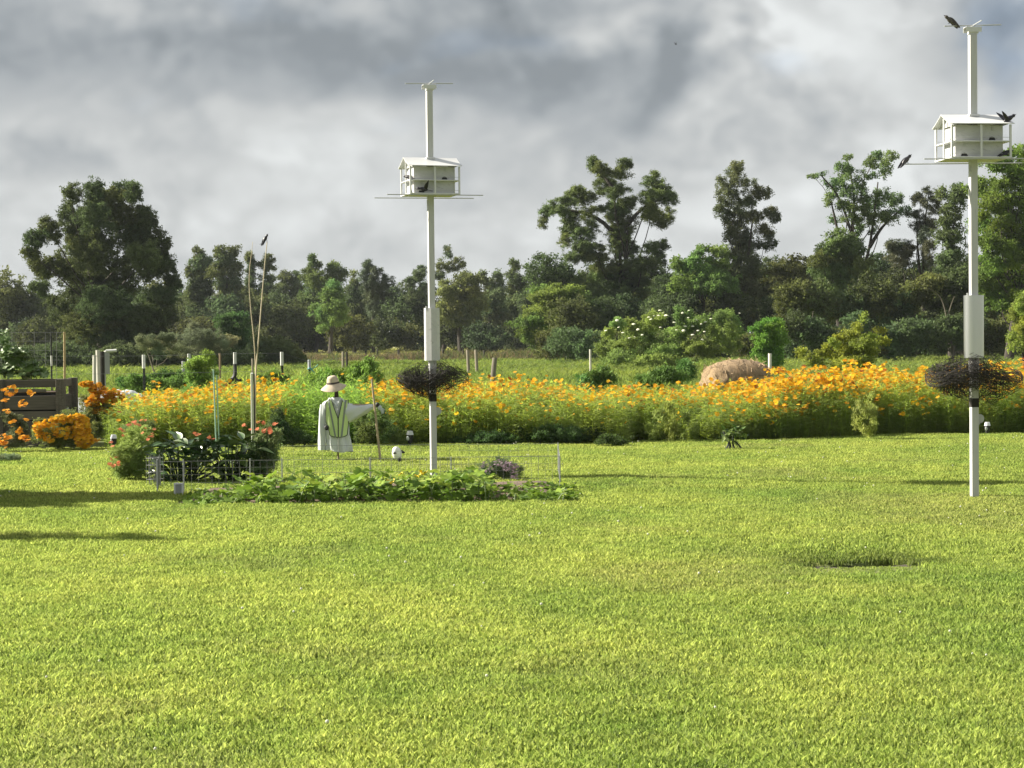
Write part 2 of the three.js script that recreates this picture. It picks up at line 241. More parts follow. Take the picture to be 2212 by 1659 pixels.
// lobes: [x, y, rx, ry] in a picture frame given by tf = [ox, oy, scale]; Z metres ahead. Each lobe becomes a ball of leaf sprays at its own depth.
function plant(name, label, category, o) {
  RNG = rngOf(o.seed ?? Math.round(o.base[0] * 13 + o.Z * 7 + o.lobes.length));
  const [ox, oy, s] = o.tf ?? [0, 0, 1], Z = o.Z, pm = Z / F, b = at(o.base[0] * s + ox, 800, Z), base = ground(V(b.x, 0, b.z));
  const t = thing(name, label, category, base, 0, o.group), mats = [], cols = [], centres = [];
  const xsAll = o.lobes.map((l) => l[0] * s), spread = (Math.max(...xsAll) - Math.min(...xsAll)) * pm * .5 * (o.deep ?? .55);
  const cs = (o.spray ?? .6) * .7, col = (o.color ?? [.045, .07, .018]).map((k) => k * (o.lift ?? (Z > 90 ? 2.9 : 2.5))), q = new THREE.Quaternion();
  for (const [x, y, rx, ry] of o.lobes) {
    const c = at(x * s + ox, y * s + oy, Z).sub(base); c.z += rnd(-1, 1) * spread;
    const RX = rx * s * pm * (o.puff ?? 1.12), RY = ry * s * pm * (o.puff ?? 1.12), RZ = Math.max(.3 * RX, (RX + RY) / 2);
    centres.push([c, RX]);
    const total = Math.max(4, Math.round((o.dens ?? 1) * 27 * (RX * RY + RX * RZ + RY * RZ) / 3 / (cs * cs))), tone = rnd(.8, 1.2), hue = rnd(-.12, .12);
    // loose sprays through the lobe with an uneven outline, and small tufts that stand out of it
    const tufts = []; for (let j = 0; j < 9; j++) { const d = V(gauss(), gauss() + .25, gauss()).normalize(), k = rnd(.6, 1.02); tufts.push([c.x + d.x * RX * k, c.y + d.y * RY * k, c.z + d.z * RZ * k, rnd(.16, .34), tone * rnd(.8, 1.25)]); }
    for (let i = 0; i < total; i++) {
      const d = V(gauss(), gauss(), gauss()).normalize(), tuft = RNG() < .42 ? tufts[Math.floor(rnd(9))] : null, k = Math.pow(rnd(), .5) * (tuft ? 1 : 1 + .5 * N3(d.x * 3.1 + c.x, d.y * 3.1 + c.y, d.z * 3.1 + c.z));
      const p = tuft ? V(tuft[0] + d.x * RX * tuft[3] * k, tuft[1] + d.y * Math.max(RY, cs) * tuft[3] * k * 1.2, tuft[2] + d.z * RZ * tuft[3] * k) : V(c.x + d.x * RX * k, c.y + d.y * RY * k, c.z + d.z * RZ * k);
      if (p.y < .05 || N3(p.x / cs * .5 + 3, p.y / cs * .5, p.z / cs * .5) < (o.gap ?? -.36) - .05) continue;
      const sc = cs * rnd(.55, 1.15); q.setFromEuler(new THREE.Euler(rnd(-.6, .6), rnd(6.283), rnd(-.6, .6)));
      mats.push(new THREE.Matrix4().compose(p, q.clone(), V(sc, sc * (o.tallSpray ?? 1), sc)));
      const v = (tuft ? tuft[4] : tone) * rnd(.75, 1.3); cols.push(RGB(col[0] * v * (1 + hue), col[1] * v, col[2] * v * (1 - hue)));
    }
  }
  inst(o.crownName ?? 'crown', SPRAY[o.leaf ?? 'broad'], M.leaf, mats, cols, t);
  if (o.trunk !== 0) {
    const r = o.trunk ?? .28, geos = [], sorted = centres.slice().sort((a, b2) => a[0].y - b2[0].y), top = sorted[Math.floor(sorted.length * .7)][0];
    const mid = V(top.x * .45, top.y * .5, top.z * .3);
    geos.push(limb([V(0, -.1, 0), V(mid.x * .4, top.y * .25, 0), mid, V(top.x * .8, top.y * .85, top.z * .6)], r * .95, r * .14, 8, 10));
    const step = Math.max(1, Math.floor(sorted.length / (o.limbs ?? 6)));
    for (let i = 0; i < sorted.length; i += step) { const c = sorted[i][0], f = Math.min(.8, Math.max(.12, c.y / top.y * .62)), from = V(mid.x * f * 1.4, top.y * f * .85, mid.z * f); geos.push(limb([from, from.clone().lerp(c, .4).add(V(rnd(-.07, .07) * c.y, -.05 * c.y, 0)), from.clone().lerp(c, .75).add(V(rnd(-.04, .04) * c.y, rnd(-.03, .03) * c.y, 0)), c], r * .22 * (1 - f * .5), r * .05, 5, 6)); }
    if (o.stems && o.stems.length) for (const st of o.stems) geos.push(limb(st.map(([x, y, dz]) => at(x * s + ox, y * s + oy, Z + (dz ?? 0)).sub(base)), r * .5, r * .14, 6, 10));
    part('trunk', geos, o.bark ?? M.bark, t);
  }
  return t;
}
const C2 = [0, 356.6, .2811], C3 = [384, 466.3, .248], C4 = [1097.2, 301.7, .248], C5 = [1536, 301.7, .3055], C6 = [905.2, 521.2, .1736], C7 = [1206.9, 630.9, .2315], C8 = [1536, 630.9, .2315];
const FAR = [.043, .055, .02], OLIVE = [.064, .073, .024];

plant('oak_tree', 'large dark round-crowned tree alone at the pasture edge behind the timber planter', 'tree', { Z: 112, base: [815, 0], tf: C2, spray: .42, color: [.034, .044, .015], trunk: .42, limbs: 9, gap: -.42, deep: .7, puff: 1.08,
  lobes: [[940, 190, 110, 80], [750, 210, 70, 95], [630, 250, 60, 95], [1080, 250, 60, 70], [540, 420, 110, 110], [760, 440, 140, 140], [950, 410, 140, 140], [1120, 430, 85, 110], [350, 590, 85, 80], [310, 700, 80, 50], [560, 640, 150, 120], [800, 690, 190, 160], [1050, 640, 160, 140], [1220, 600, 80, 100], [1270, 760, 60, 90], [320, 770, 100, 60], [240, 840, 60, 40], [560, 840, 170, 120], [830, 900, 170, 150], [1130, 800, 150, 110], [1300, 900, 70, 70], [600, 1050, 250, 130], [870, 1080, 200, 140], [1210, 1020, 140, 90], [480, 1150, 150, 100], [750, 1220, 230, 120], [1080, 1180, 200, 110], [1250, 1150, 120, 100], [640, 1320, 210, 80], [900, 1330, 210, 80], [1150, 1280, 150, 80], [330, 940, 90, 60], [690, 330, 110, 120], [850, 300, 130, 110], [600, 520, 130, 120], [430, 520, 90, 90], [1000, 520, 150, 120], [1170, 720, 120, 110], [450, 800, 130, 110]] });
const W1 = { tf: C3, spray: .85, color: FAR, trunk: .3, deep: .5 };
plant('tree', 'tall dark tree with two rounded heads right of the lone oak', 'tree', { ...W1, Z: 205, base: [215, 0], lobes: [[180, 340, 50, 55], [200, 430, 90, 75], [140, 490, 60, 65], [240, 520, 90, 75], [200, 620, 110, 85], [170, 720, 110, 95], [200, 850, 120, 110], [220, 960, 130, 100]] });
plant('tree', 'tall dark tree with a lumpy crown just left of the bamboo canes', 'tree', { ...W1, Z: 200, base: [430, 0], lobes: [[390, 330, 60, 55], [490, 310, 55, 45], [430, 400, 95, 75], [370, 480, 80, 65], [490, 460, 70, 75], [430, 570, 105, 85], [450, 680, 110, 95], [430, 800, 140, 105], [470, 930, 150, 100]] });
plant('tree', 'thin dark tree standing behind the left bamboo cane', 'tree', { ...W1, Z: 215, spray: .7, base: [640, 0], lobes: [[620, 370, 38, 45], [640, 430, 30, 55], [640, 500, 42, 45], [640, 600, 55, 70], [640, 720, 80, 90], [620, 860, 110, 100]] });
plant('tree', 'dark tree with an open three-tufted top behind the right bamboo cane', 'tree', { ...W1, Z: 215, spray: .7, gap: -.15, base: [780, 0], lobes: [[795, 380, 45, 45], [765, 440, 55, 35], [800, 470, 42, 45], [720, 425, 35, 22], [780, 570, 80, 55], [780, 670, 110, 85], [780, 790, 120, 95], [780, 930, 130, 100]] });
plant('tree', 'low rounded dark tree in a dip of the far tree line', 'tree', { ...W1, Z: 235, base: [950, 0], lobes: [[940, 545, 55, 55], [940, 640, 90, 75], [940, 760, 110, 95], [950, 900, 130, 105], [1030, 520, 32, 45], [1040, 600, 60, 55], [1050, 700, 70, 80]] });
plant('tree', 'pointed dark green tree rising above the scarecrow', 'tree', { ...W1, Z: 205, color: [.044, .06, .018], base: [1200, 0], lobes: [[1170, 385, 32, 50], [1190, 450, 55, 55], [1150, 530, 85, 65], [1250, 560, 100, 75], [1370, 480, 75, 55], [1345, 430, 45, 28], [1435, 500, 38, 35], [1380, 560, 80, 55], [1200, 650, 140, 95], [1130, 780, 120, 95], [1200, 900, 130, 110], [1090, 950, 110, 95]] });
plant('tree', 'pale green tree standing out before the dark wood above the scarecrow', 'tree', { ...W1, Z: 172, spray: .75, color: [.055, .088, .024], base: [1330, 0], lobes: [[1350, 620, 55, 48], [1340, 690, 88, 66], [1360, 770, 100, 66], [1290, 840, 120, 55], [1195, 795, 45, 26], [1340, 910, 105, 58], [1255, 970, 55, 36], [1400, 850, 75, 95]] });
plant('tree', 'dusky feathery tree with a bare leaning trunk left of the nearer birdhouse pole baffle', 'tree', { ...W1, Z: 195, spray: .65, gap: -.12, leaf: 'feather', color: [.04, .048, .024], base: [1700, 0], lobes: [[1660, 445, 52, 52], [1640, 520, 48, 55], [1705, 505, 46, 55], [1750, 475, 36, 36], [1830, 555, 60, 36], [1690, 595, 85, 65], [1690, 690, 70, 90], [1705, 810, 45, 100], [1790, 625, 70, 45], [1800, 700, 60, 35]] });
plant('tree', 'slim dark tree between the pale green tree and the feathery tree', 'tree', { ...W1, Z: 215, base: [1540, 0], lobes: [[1530, 535, 26, 48], [1540, 620, 56, 56], [1540, 720, 80, 85], [1560, 850, 110, 105], [1540, 980, 140, 105]] });
plant('tree', 'open-crowned tree with sky showing through behind the left birdhouse pole', 'tree', { Z: 190, tf: C6, spray: .55, color: [.045, .056, .025], gap: -.05, trunk: .26, base: [300, 0], lobes: [[330, 85, 50, 28], [390, 105, 50, 28], [360, 160, 62, 45], [300, 235, 55, 45], [500, 235, 58, 42], [420, 320, 100, 60], [280, 335, 80, 60], [530, 300, 45, 45], [240, 440, 75, 55], [40, 330, 60, 40], [20, 420, 80, 60], [-60, 480, 90, 70], [-150, 560, 90, 70], [0, 560, 110, 70], [120, 620, 120, 90], [-40, 720, 140, 100]] });
plant('tree', 'broad rounded olive tree right of the left birdhouse pole', 'tree', { Z: 185, tf: C6, spray: .8, color: OLIVE, trunk: .3, base: [520, 0], lobes: [[570, 435, 65, 55], [610, 500, 140, 80], [430, 560, 170, 85], [640, 640, 160, 105], [350, 680, 130, 105], [480, 800, 220, 125], [330, 900, 160, 140], [700, 800, 160, 125], [550, 950, 200, 120]] });
plant('tree', 'greyish green tree with a lopsided crown in the middle of the far wood', 'tree', { Z: 195, tf: C6, spray: .75, color: [.05, .063, .028], gap: -.2, trunk: .3, base: [930, 0], lobes: [[790, 410, 36, 45], [800, 480, 66, 55], [1000, 430, 70, 60], [930, 540, 115, 85], [960, 660, 155, 115], [900, 820, 190, 135], [1000, 950, 160, 130]] });
plant('tree', 'narrow dark tree with a knobbed top right of the middle of the far wood', 'tree', { Z: 200, tf: C6, spray: .7, color: FAR, trunk: .3, base: [1210, 0], lobes: [[1200, 268, 56, 46], [1190, 335, 52, 52], [1130, 415, 56, 46], [1200, 480, 105, 75], [1280, 520, 75, 75], [1180, 590, 110, 75], [1230, 680, 115, 85], [1180, 800, 130, 120], [1150, 950, 150, 130]] });
plant('tree', 'small distant tree with a spiky top in the gap left of the vine-hung tree', 'tree', { Z: 215, tf: C6, spray: .6, color: FAR, trunk: .22, base: [1560, 0], lobes: [[1565, 450, 28, 36], [1560, 500, 55, 36], [1470, 515, 45, 42], [1640, 530, 55, 42], [1550, 590, 110, 60], [1560, 700, 140, 100]] });
plant('large_shrub', 'wide fresh green bushy mass at the foot of the vine-hung tree', 'shrub', { Z: 122, tf: C6, spray: .6, color: [.055, .078, .017], trunk: .16, base: [1700, 0], lobes: [[1500, 620, 140, 60], [1750, 640, 240, 80], [1550, 760, 220, 115], [1900, 760, 230, 120], [1650, 880, 320, 140], [1950, 900, 200, 140], [1500, 1000, 280, 125], [1800, 1050, 290, 140], [1600, 1170, 330, 120], [1950, 1180, 240, 125], [1450, 1200, 190, 95], [1330, 1080, 110, 100]] });
plant('vine_draped_tree', 'tall ragged tree with spreading arms and hanging vines in the centre right', 'tree', { Z: 128, tf: C4, spray: .5, leaf: 'feather', color: [.048, .064, .018], trunk: .4, limbs: 7, gap: -.2, deep: .35, base: [1000, 0],
  lobes: [[745, 205, 55, 52], [800, 280, 75, 75], [1010, 225, 55, 45], [980, 310, 75, 55], [860, 400, 115, 75], [940, 470, 115, 55], [600, 455, 85, 55], [680, 520, 85, 65], [480, 570, 100, 62], [350, 620, 62, 42], [305, 720, 40, 55], [560, 650, 105, 65], [560, 760, 85, 85], [500, 880, 55, 65], [960, 600, 135, 85], [1050, 560, 80, 55], [980, 740, 140, 95], [970, 860, 105, 95], [1010, 950, 120, 85], [1240, 370, 72, 55], [1290, 290, 32, 36], [1330, 430, 95, 75], [1250, 520, 125, 75], [1400, 530, 72, 62], [1370, 640, 82, 62], [1230, 650, 105, 75], [1330, 730, 75, 42], [640, 940, 145, 55], [750, 1000, 145, 65], [560, 1030, 85, 50], [650, 850, 95, 55], [880, 1100, 165, 75], [1250, 960, 95, 50], [1340, 930, 50, 45], [1300, 1040, 100, 60], [1150, 1090, 150, 80], [1080, 1180, 170, 90], [800, 1250, 190, 115], [950, 1350, 200, 120], [720, 1400, 130, 95], [1130, 1300, 150, 95], [850, 1500, 180, 110], [1030, 1500, 160, 120], [700, 640, 80, 60], [730, 760, 70, 60], [450, 640, 70, 50]],
  stems: [[[1000, 1700], [980, 1200], [970, 800], [900, 400]], [[990, 900], [800, 700], [560, 620], [340, 650]], [[1000, 800], [1150, 620], [1330, 520], [1400, 520]], [[950, 500], [850, 330], [760, 220]]] });
plant('poplar_tree', 'tall upright grey-green tree right of the vine-hung tree', 'tree', { Z: 126, tf: C5, spray: .48, leaf: 'sparse', color: [.044, .052, .022], gap: -.12, trunk: .28, limbs: 7, deep: .5, base: [190, 0], lobes: [[180, 205, 52, 42], [150, 240, 50, 40], [90, 320, 62, 55], [190, 310, 75, 65], [290, 305, 46, 42], [315, 390, 65, 62], [390, 380, 30, 40], [150, 420, 105, 75], [250, 470, 75, 75], [80, 520, 50, 62], [200, 560, 105, 75], [300, 560, 55, 50], [160, 680, 85, 75], [250, 720, 85, 75], [200, 800, 110, 75], [435, 510, 40, 35], [395, 520, 25, 25], [440, 560, 40, 40], [370, 640, 62, 42], [430, 680, 45, 36], [380, 740, 85, 45], [230, 900, 130, 90], [220, 1020, 150, 100]] });
plant('tree', 'sunlit light green tree below and left of the upright grey-green tree', 'tree', { Z: 120, tf: C4, spray: .55, color: [.06, .092, .022], gap: -.18, trunk: .24, base: [1750, 0], lobes: [[1710, 955, 52, 42], [1830, 955, 85, 45], [1650, 1035, 100, 52], [1850, 1060, 105, 75], [1700, 1150, 145, 85], [1550, 1120, 100, 62], [1800, 1250, 190, 105], [1560, 1260, 140, 95], [1480, 1100, 50, 60]] });
plant('open_tree', 'tall airy tree with dark forked limbs left of the right birdhouse', 'tree', { Z: 118, tf: C5, spray: .46, leaf: 'sparse', color: [.05, .075, .024], gap: 0, trunk: .3, limbs: 8, deep: .4, base: [1085, 0],
  lobes: [[960, 140, 36, 26], [1180, 118, 46, 34], [1250, 140, 55, 45], [1120, 180, 75, 45], [1230, 205, 55, 45], [790, 250, 60, 22], [740, 245, 35, 14], [930, 200, 62, 42], [880, 300, 72, 42], [1000, 270, 100, 52], [1170, 260, 62, 36], [900, 380, 62, 36], [1020, 370, 120, 62], [1180, 400, 85, 45], [1170, 470, 110, 62], [1030, 480, 85, 52], [930, 470, 55, 36], [1300, 430, 62, 55], [1350, 520, 85, 52], [1100, 560, 120, 52], [1220, 570, 85, 45], [870, 560, 46, 36], [825, 430, 25, 45], [980, 560, 75, 36], [1080, 640, 90, 40]],
  stems: [[[1085, 1200], [1075, 960], [1120, 760], [1150, 560], [1180, 300]], [[1080, 950], [1030, 760], [980, 620], [900, 400], [780, 255]], [[1120, 760], [1210, 620], [1330, 500]], [[1060, 850], [1000, 650], [1010, 400], [970, 160]]] });
plant('tree', 'rounded dark green tree under the airy forked tree', 'tree', { Z: 114, tf: C5, spray: .55, color: [.048, .064, .018], trunk: .25, base: [930, 0], lobes: [[900, 725, 105, 72], [830, 790, 85, 75], [1000, 760, 95, 75], [950, 860, 135, 85], [760, 860, 75, 55], [880, 960, 140, 90], [1060, 950, 100, 90], [960, 1070, 160, 100]] });
plant('thin_tree', 'dusky thin tree with wispy grey twigs just left of the right birdhouse pole', 'tree', { Z: 116, tf: C5, spray: .42, leaf: 'feather', color: [.05, .056, .032], gap: -.02, trunk: .24, limbs: 6, base: [1520, 0], lobes: [[1540, 385, 34, 52], [1480, 430, 62, 52], [1560, 480, 52, 70], [1445, 500, 52, 52], [1490, 580, 62, 70], [1560, 600, 52, 52], [1520, 700, 55, 80], [1520, 830, 45, 110], [1330, 740, 80, 42], [1390, 790, 80, 52], [1350, 850, 100, 62], [1265, 760, 42, 32]], stems: [[[1520, 1300], [1505, 1000], [1500, 700], [1540, 380]]] });
plant('tree', 'dark leafy tree partly hidden by the right birdhouse pole', 'tree', { Z: 108, tf: C5, spray: .5, color: [.045, .064, .024], gap: -.15, trunk: .25, base: [1700, 0], lobes: [[1630, 365, 46, 34], [1720, 400, 75, 62], [1760, 350, 46, 42], [1700, 520, 85, 82], [1680, 650, 95, 92], [1720, 780, 85, 92], [1650, 880, 85, 75], [1750, 950, 100, 90], [1600, 1000, 90, 80]] });
plant('bright_tree', 'large bright yellow-green tree at the right edge behind the birdhouse', 'tree', { Z: 96, tf: C5, spray: .5, color: [.05, .075, .013], trunk: .3, limbs: 16, gap: -.22, deep: .7, base: [2100, 0], lobes: [[2150, 95, 75, 45], [2000, 175, 120, 72], [2150, 260, 120, 95], [1950, 330, 100, 85], [2080, 400, 145, 105], [1930, 470, 85, 85], [2150, 520, 120, 105], [1960, 600, 105, 85], [2100, 650, 145, 95], [1950, 740, 85, 75], [2050, 800, 115, 85], [2160, 780, 90, 90], [1960, 890, 85, 75], [2100, 930, 130, 90], [2300, 200, 150, 120], [2350, 420, 160, 130], [2320, 650, 150, 130], [2280, 850, 150, 120], [2100, 1010, 150, 90], [1970, 1000, 100, 90], [2250, 1020, 120, 110], [2060, 1110, 150, 90], [2200, 1130, 130, 90]] });
plant('shrub', 'yellow-green shrub at the far right edge beside the birdhouse baffle', 'shrub', { Z: 66, tf: C5, spray: .32, color: [.1, .125, .022], gap: -.15, trunk: .08, base: [2220, 0], lobes: [[2190, 1150, 50, 60], [2170, 1230, 55, 60], [2200, 1330, 60, 80], [2180, 1430, 70, 70], [2260, 1250, 90, 120], [2290, 1400, 110, 100]] });

{ // the undergrowth that fills the foot of both woods and reads as one mass
  const fill = (name, label, lobes, Z, spray, color, leaf) => { RNG = rngOf(Math.round(Z * 3)); const mats = [], cols = []; for (const [x, y, rx, ry, dz, k] of lobes) { const z = Z + (dz ?? 0), pm = z / F, c = at(x, y, z), RX = rx * pm, RY = ry * pm, n = Math.round(20 * (2 * RX * RY + RX * RX) / 3 / (spray * spray)), tone = rnd(.82, 1.18) * (k ?? 1), hue = rnd(-.2, .2); for (let i = 0; i < n; i++) { const d = V(gauss(), gauss(), gauss()).normalize(), q = Math.pow(rnd(), .45) * (1 + .25 * N3(d.x * 2 + x, d.y * 2, d.z * 2)); const p = V(c.x + d.x * RX * q, c.y + d.y * RY * q, c.z + d.z * Math.min(RX, RY * 1.6) * q); if (p.y < .05) continue; const s = spray * rnd(.5, 1.2), v = tone * rnd(.6, 1.35) * (1 + .6 * N3(p.x * .5, p.y * .5, p.z * .5)); mats.push(new THREE.Matrix4().compose(p, new THREE.Quaternion().setFromEuler(new THREE.Euler(rnd(-.6, .6), rnd(6.283), rnd(-.6, .6))), V(s, s, s))); cols.push(RGB(2.4 * color[0] * v * (1 + hue), 2.4 * color[1] * v, 2.4 * color[2] * v * (1 - hue))); } } tag(inst(name, SPRAY[leaf ?? 'broad'], M.leaf, mats, cols, scene), label, 'undergrowth', null, 'stuff'); };
  const L1 = []; RNG = rngOf(90);
  for (let x = -60; x < 420; x += 34) L1.push([x, rnd(640, 690), rnd(36, 55), rnd(40, 60), rnd(60, 130), .9], [x + 15, rnd(720, 740), rnd(36, 55), rnd(36, 50), rnd(50, 90), .8]);
  for (let x = -40; x < 60; x += 26) L1.push([x, rnd(640, 660), 26, 24, 130, 1.3]);
  for (let x = 380; x < 1180; x += 36) L1.push([x, rnd(655, 690), rnd(36, 60), rnd(36, 52), rnd(70, 130), 1], [x + 18, rnd(715, 735), rnd(36, 60), rnd(28, 38), rnd(60, 110), .75]);
  fill('left_undergrowth'.replace('left_', 'wood_'), 'dark green undergrowth filling the foot of the far wood across the meadow', L1, 120, .8, FAR);
  const L2 = []; for (let x = 1180; x < 2300; x += 38) L2.push([x, rnd(590, 640), rnd(40, 60), rnd(40, 60), rnd(6, 22), .8], [x + 17, rnd(660, 700), rnd(40, 60), rnd(36, 52), rnd(-4, 12), .85], [x + 6, rnd(735, 750), rnd(34, 52), rnd(26, 38), rnd(-12, 0), 1.1], [x + 20, rnd(650, 720), 46, 46, rnd(40, 60), .8], [x + 10, rnd(735, 755), 50, 30, rnd(30, 50), .8]);
  for (let x = 1700; x < 2300; x += 34) L2.push([x, rnd(600, 690), rnd(30, 46), rnd(30, 50), -16, .95], [x + 15, rnd(700, 745), rnd(34, 46), rnd(30, 40), -20, 1.05]);
  fill('wood_undergrowth', 'dark tangled undergrowth beneath the nearer tall trees behind the hay bale', L2, 118, .45, [.044, .058, .019]);
}
// pale bare trunks that show against the dark wood
for (const [label, Z, stems] of [
  ['pale forked bare trunk in the dark wood above the yellow-green shrub', 99, [[[1750, 760], [1745, 720], [1738, 690], [1728, 668]], [[1745, 722], [1752, 700], [1757, 672]], [[1750, 760], [1722, 715], [1712, 690]]]],
  ['grey leaning bare branch close to the right birdhouse baffle', 98, [[[2058, 760], [2046, 690], [2030, 640], [2004, 622]], [[2046, 690], [2056, 655], [2062, 640]]]]]) {
  const b = at(stems[0][0][0], 800, Z), base = ground(V(b.x, 0, b.z)), t = thing('bare_tree', label, 'bare tree', base);
  part('trunk', stems.map((s, i) => limb([...(i ? [] : [V(0, -.1, 0)]), ...s.map(([x, y], j) => at(x, y, Z - (i && i === stems.length - 1 && stems.length === 3 ? j : j + (i ? 1 : 0)) * .3).sub(base))], i ? .045 : .07, .015, 6, 14)), std([.15, .13, .1], .95), t);
}
const HB = { spray: .5, trunk: .1 };
plant('grey_bush', 'low grey-green bushes in a row left of the bamboo canes', 'bush', { ...HB, Z: 104, tf: C3, color: [.072, .08, .042], leaf: 'fine', base: [200, 0], lobes: [[120, 1000, 50, 55], [60, 1070, 110, 60], [-60, 1090, 110, 50], [-150, 1110, 100, 50], [250, 1065, 140, 62], [380, 1100, 120, 55], [430, 1130, 40, 60], [200, 1170, 200, 55], [0, 1170, 150, 55]] });
plant('dark_bush', 'dark rounded evergreen bush before the wood left of the canes', 'bush', { ...HB, Z: 118, tf: C3, color: [.028, .052, .016], base: [490, 0], lobes: [[440, 890, 95, 42], [530, 880, 60, 38], [480, 960, 145, 72], [500, 1060, 150, 75], [490, 1160, 150, 75]] });
plant('olive_bush', 'spreading olive green bush right of the canes at the meadow edge', 'bush', { ...HB, Z: 110, tf: C3, color: [.052, .065, .024], base: [850, 0], lobes: [[800, 1110, 150, 50], [700, 1160, 100, 70], [860, 1170, 150, 60], [960, 1200, 90, 55], [1040, 1180, 40, 55], [1020, 1240, 90, 50], [750, 1250, 160, 60], [900, 1260, 150, 50]] });
plant('hedge', 'thin dark hedge along the pasture edge below the lone oak', 'hedge', { ...HB, Z: 108, spray: .45, color: [.036, .05, .02], trunk: 0, base: [250, 0], lobes: [[40, 775, 60, 26], [120, 770, 60, 30], [200, 778, 55, 24], [280, 772, 60, 28], [350, 776, 50, 24], [430, 778, 50, 22], [520, 780, 60, 20], [-40, 775, 60, 30]] });

{ // elder with white flower heads
  const e = plant('elder_bush', 'wide green bush with flat white flower heads behind the hay bale', 'bush', { Z: 84, tf: C7, spray: .34, color: [.085, .12, .03], gap: -.25, trunk: .07, limbs: 18, base: [1050, 0], lobes: [[550, 300, 60, 55], [480, 400, 75, 55], [450, 540, 105, 85], [700, 330, 95, 75], [900, 280, 115, 85], [820, 450, 155, 105], [650, 520, 125, 95], [1150, 250, 80, 105], [1230, 330, 105, 75], [1100, 430, 125, 85], [1350, 300, 105, 85], [1450, 250, 70, 85], [1590, 230, 75, 65], [1500, 380, 145, 105], [1650, 330, 70, 85], [1650, 480, 105, 95], [1000, 560, 195, 75], [1300, 540, 195, 85], [560, 610, 150, 60], [900, 640, 200, 60]] });
  RNG = rngOf(55); const umb = new THREE.SphereGeometry(1, 10, 5, 0, 6.3, 0, 1.5); { const p = umb.attributes.position; for (let i = 0; i < p.count; i++) p.setXYZ(i, p.getX(i) * (1 + .3 * N3(p.getX(i) * 4, 1, p.getZ(i) * 4)), p.getY(i) * .4, p.getZ(i) * (1 + .3 * N3(p.getX(i) * 4, 5, p.getZ(i) * 4))); umb.computeVertexNormals(); }
  const fm = std([.68, .68, .52], .95);
  for (const [x, y] of [[545, 265], [440, 360], [840, 235], [890, 225], [945, 172], [975, 198], [935, 220], [1010, 220], [1080, 285], [1155, 195], [1215, 172], [1285, 262], [1370, 280], [1330, 298], [1250, 320], [1180, 320], [1100, 355], [1165, 360], [1360, 370], [1690, 198], [740, 350], [660, 430], [710, 420], [1340, 445], [1000, 218], [700, 300], [860, 255], [600, 380], [1120, 300], [1210, 240], [1300, 360], [1420, 250], [1520, 260], [780, 400], [560, 330], [1250, 400], [950, 330]]) { const m = part('flower_head', umb, fm, e); m.position.copy(at(x * C7[2] + C7[0], y * C7[2] + C7[1], 82.6 + rnd(-.4, .4)).sub(e.position)); m.scale.setScalar(rnd(.05, .09)); m.rotation.set(rnd(.1, .5), rnd(6), rnd(-.3, .3)); }
}
plant('young_tree', 'small bright green rounded tree right of the hay bale', 'tree', { Z: 64, tf: C8, spray: .28, color: [.07, .13, .02], gap: -.2, trunk: .06, limbs: 10, base: [550, 0], lobes: [[560, 280, 85, 36], [455, 340, 75, 52], [600, 350, 105, 62], [480, 440, 95, 72], [620, 450, 95, 72], [550, 540, 105, 62], [430, 560, 45, 40], [560, 630, 110, 60], [540, 720, 110, 60]] });
plant('yellow_green_shrub', 'yellow-green shrub with upright sprays rising from the orange flowers', 'shrub', { Z: 41, tf: C8, spray: .2, color: [.105, .125, .02], gap: -.2, trunk: .035, limbs: 18, base: [1300, 0], lobes: [[1440, 235, 18, 36], [1400, 320, 34, 50], [1570, 370, 42, 30], [1530, 440, 90, 40], [1300, 420, 75, 50], [1220, 440, 52, 34], [1130, 475, 42, 34], [1400, 480, 110, 62], [1630, 460, 46, 24], [1200, 560, 140, 72], [1450, 570, 125, 72], [1060, 580, 52, 40], [1250, 680, 160, 62], [1420, 660, 95, 52], [850, 570, 42, 30], [910, 610, 52, 32], [960, 660, 62, 34], [1260, 760, 120, 60]] });

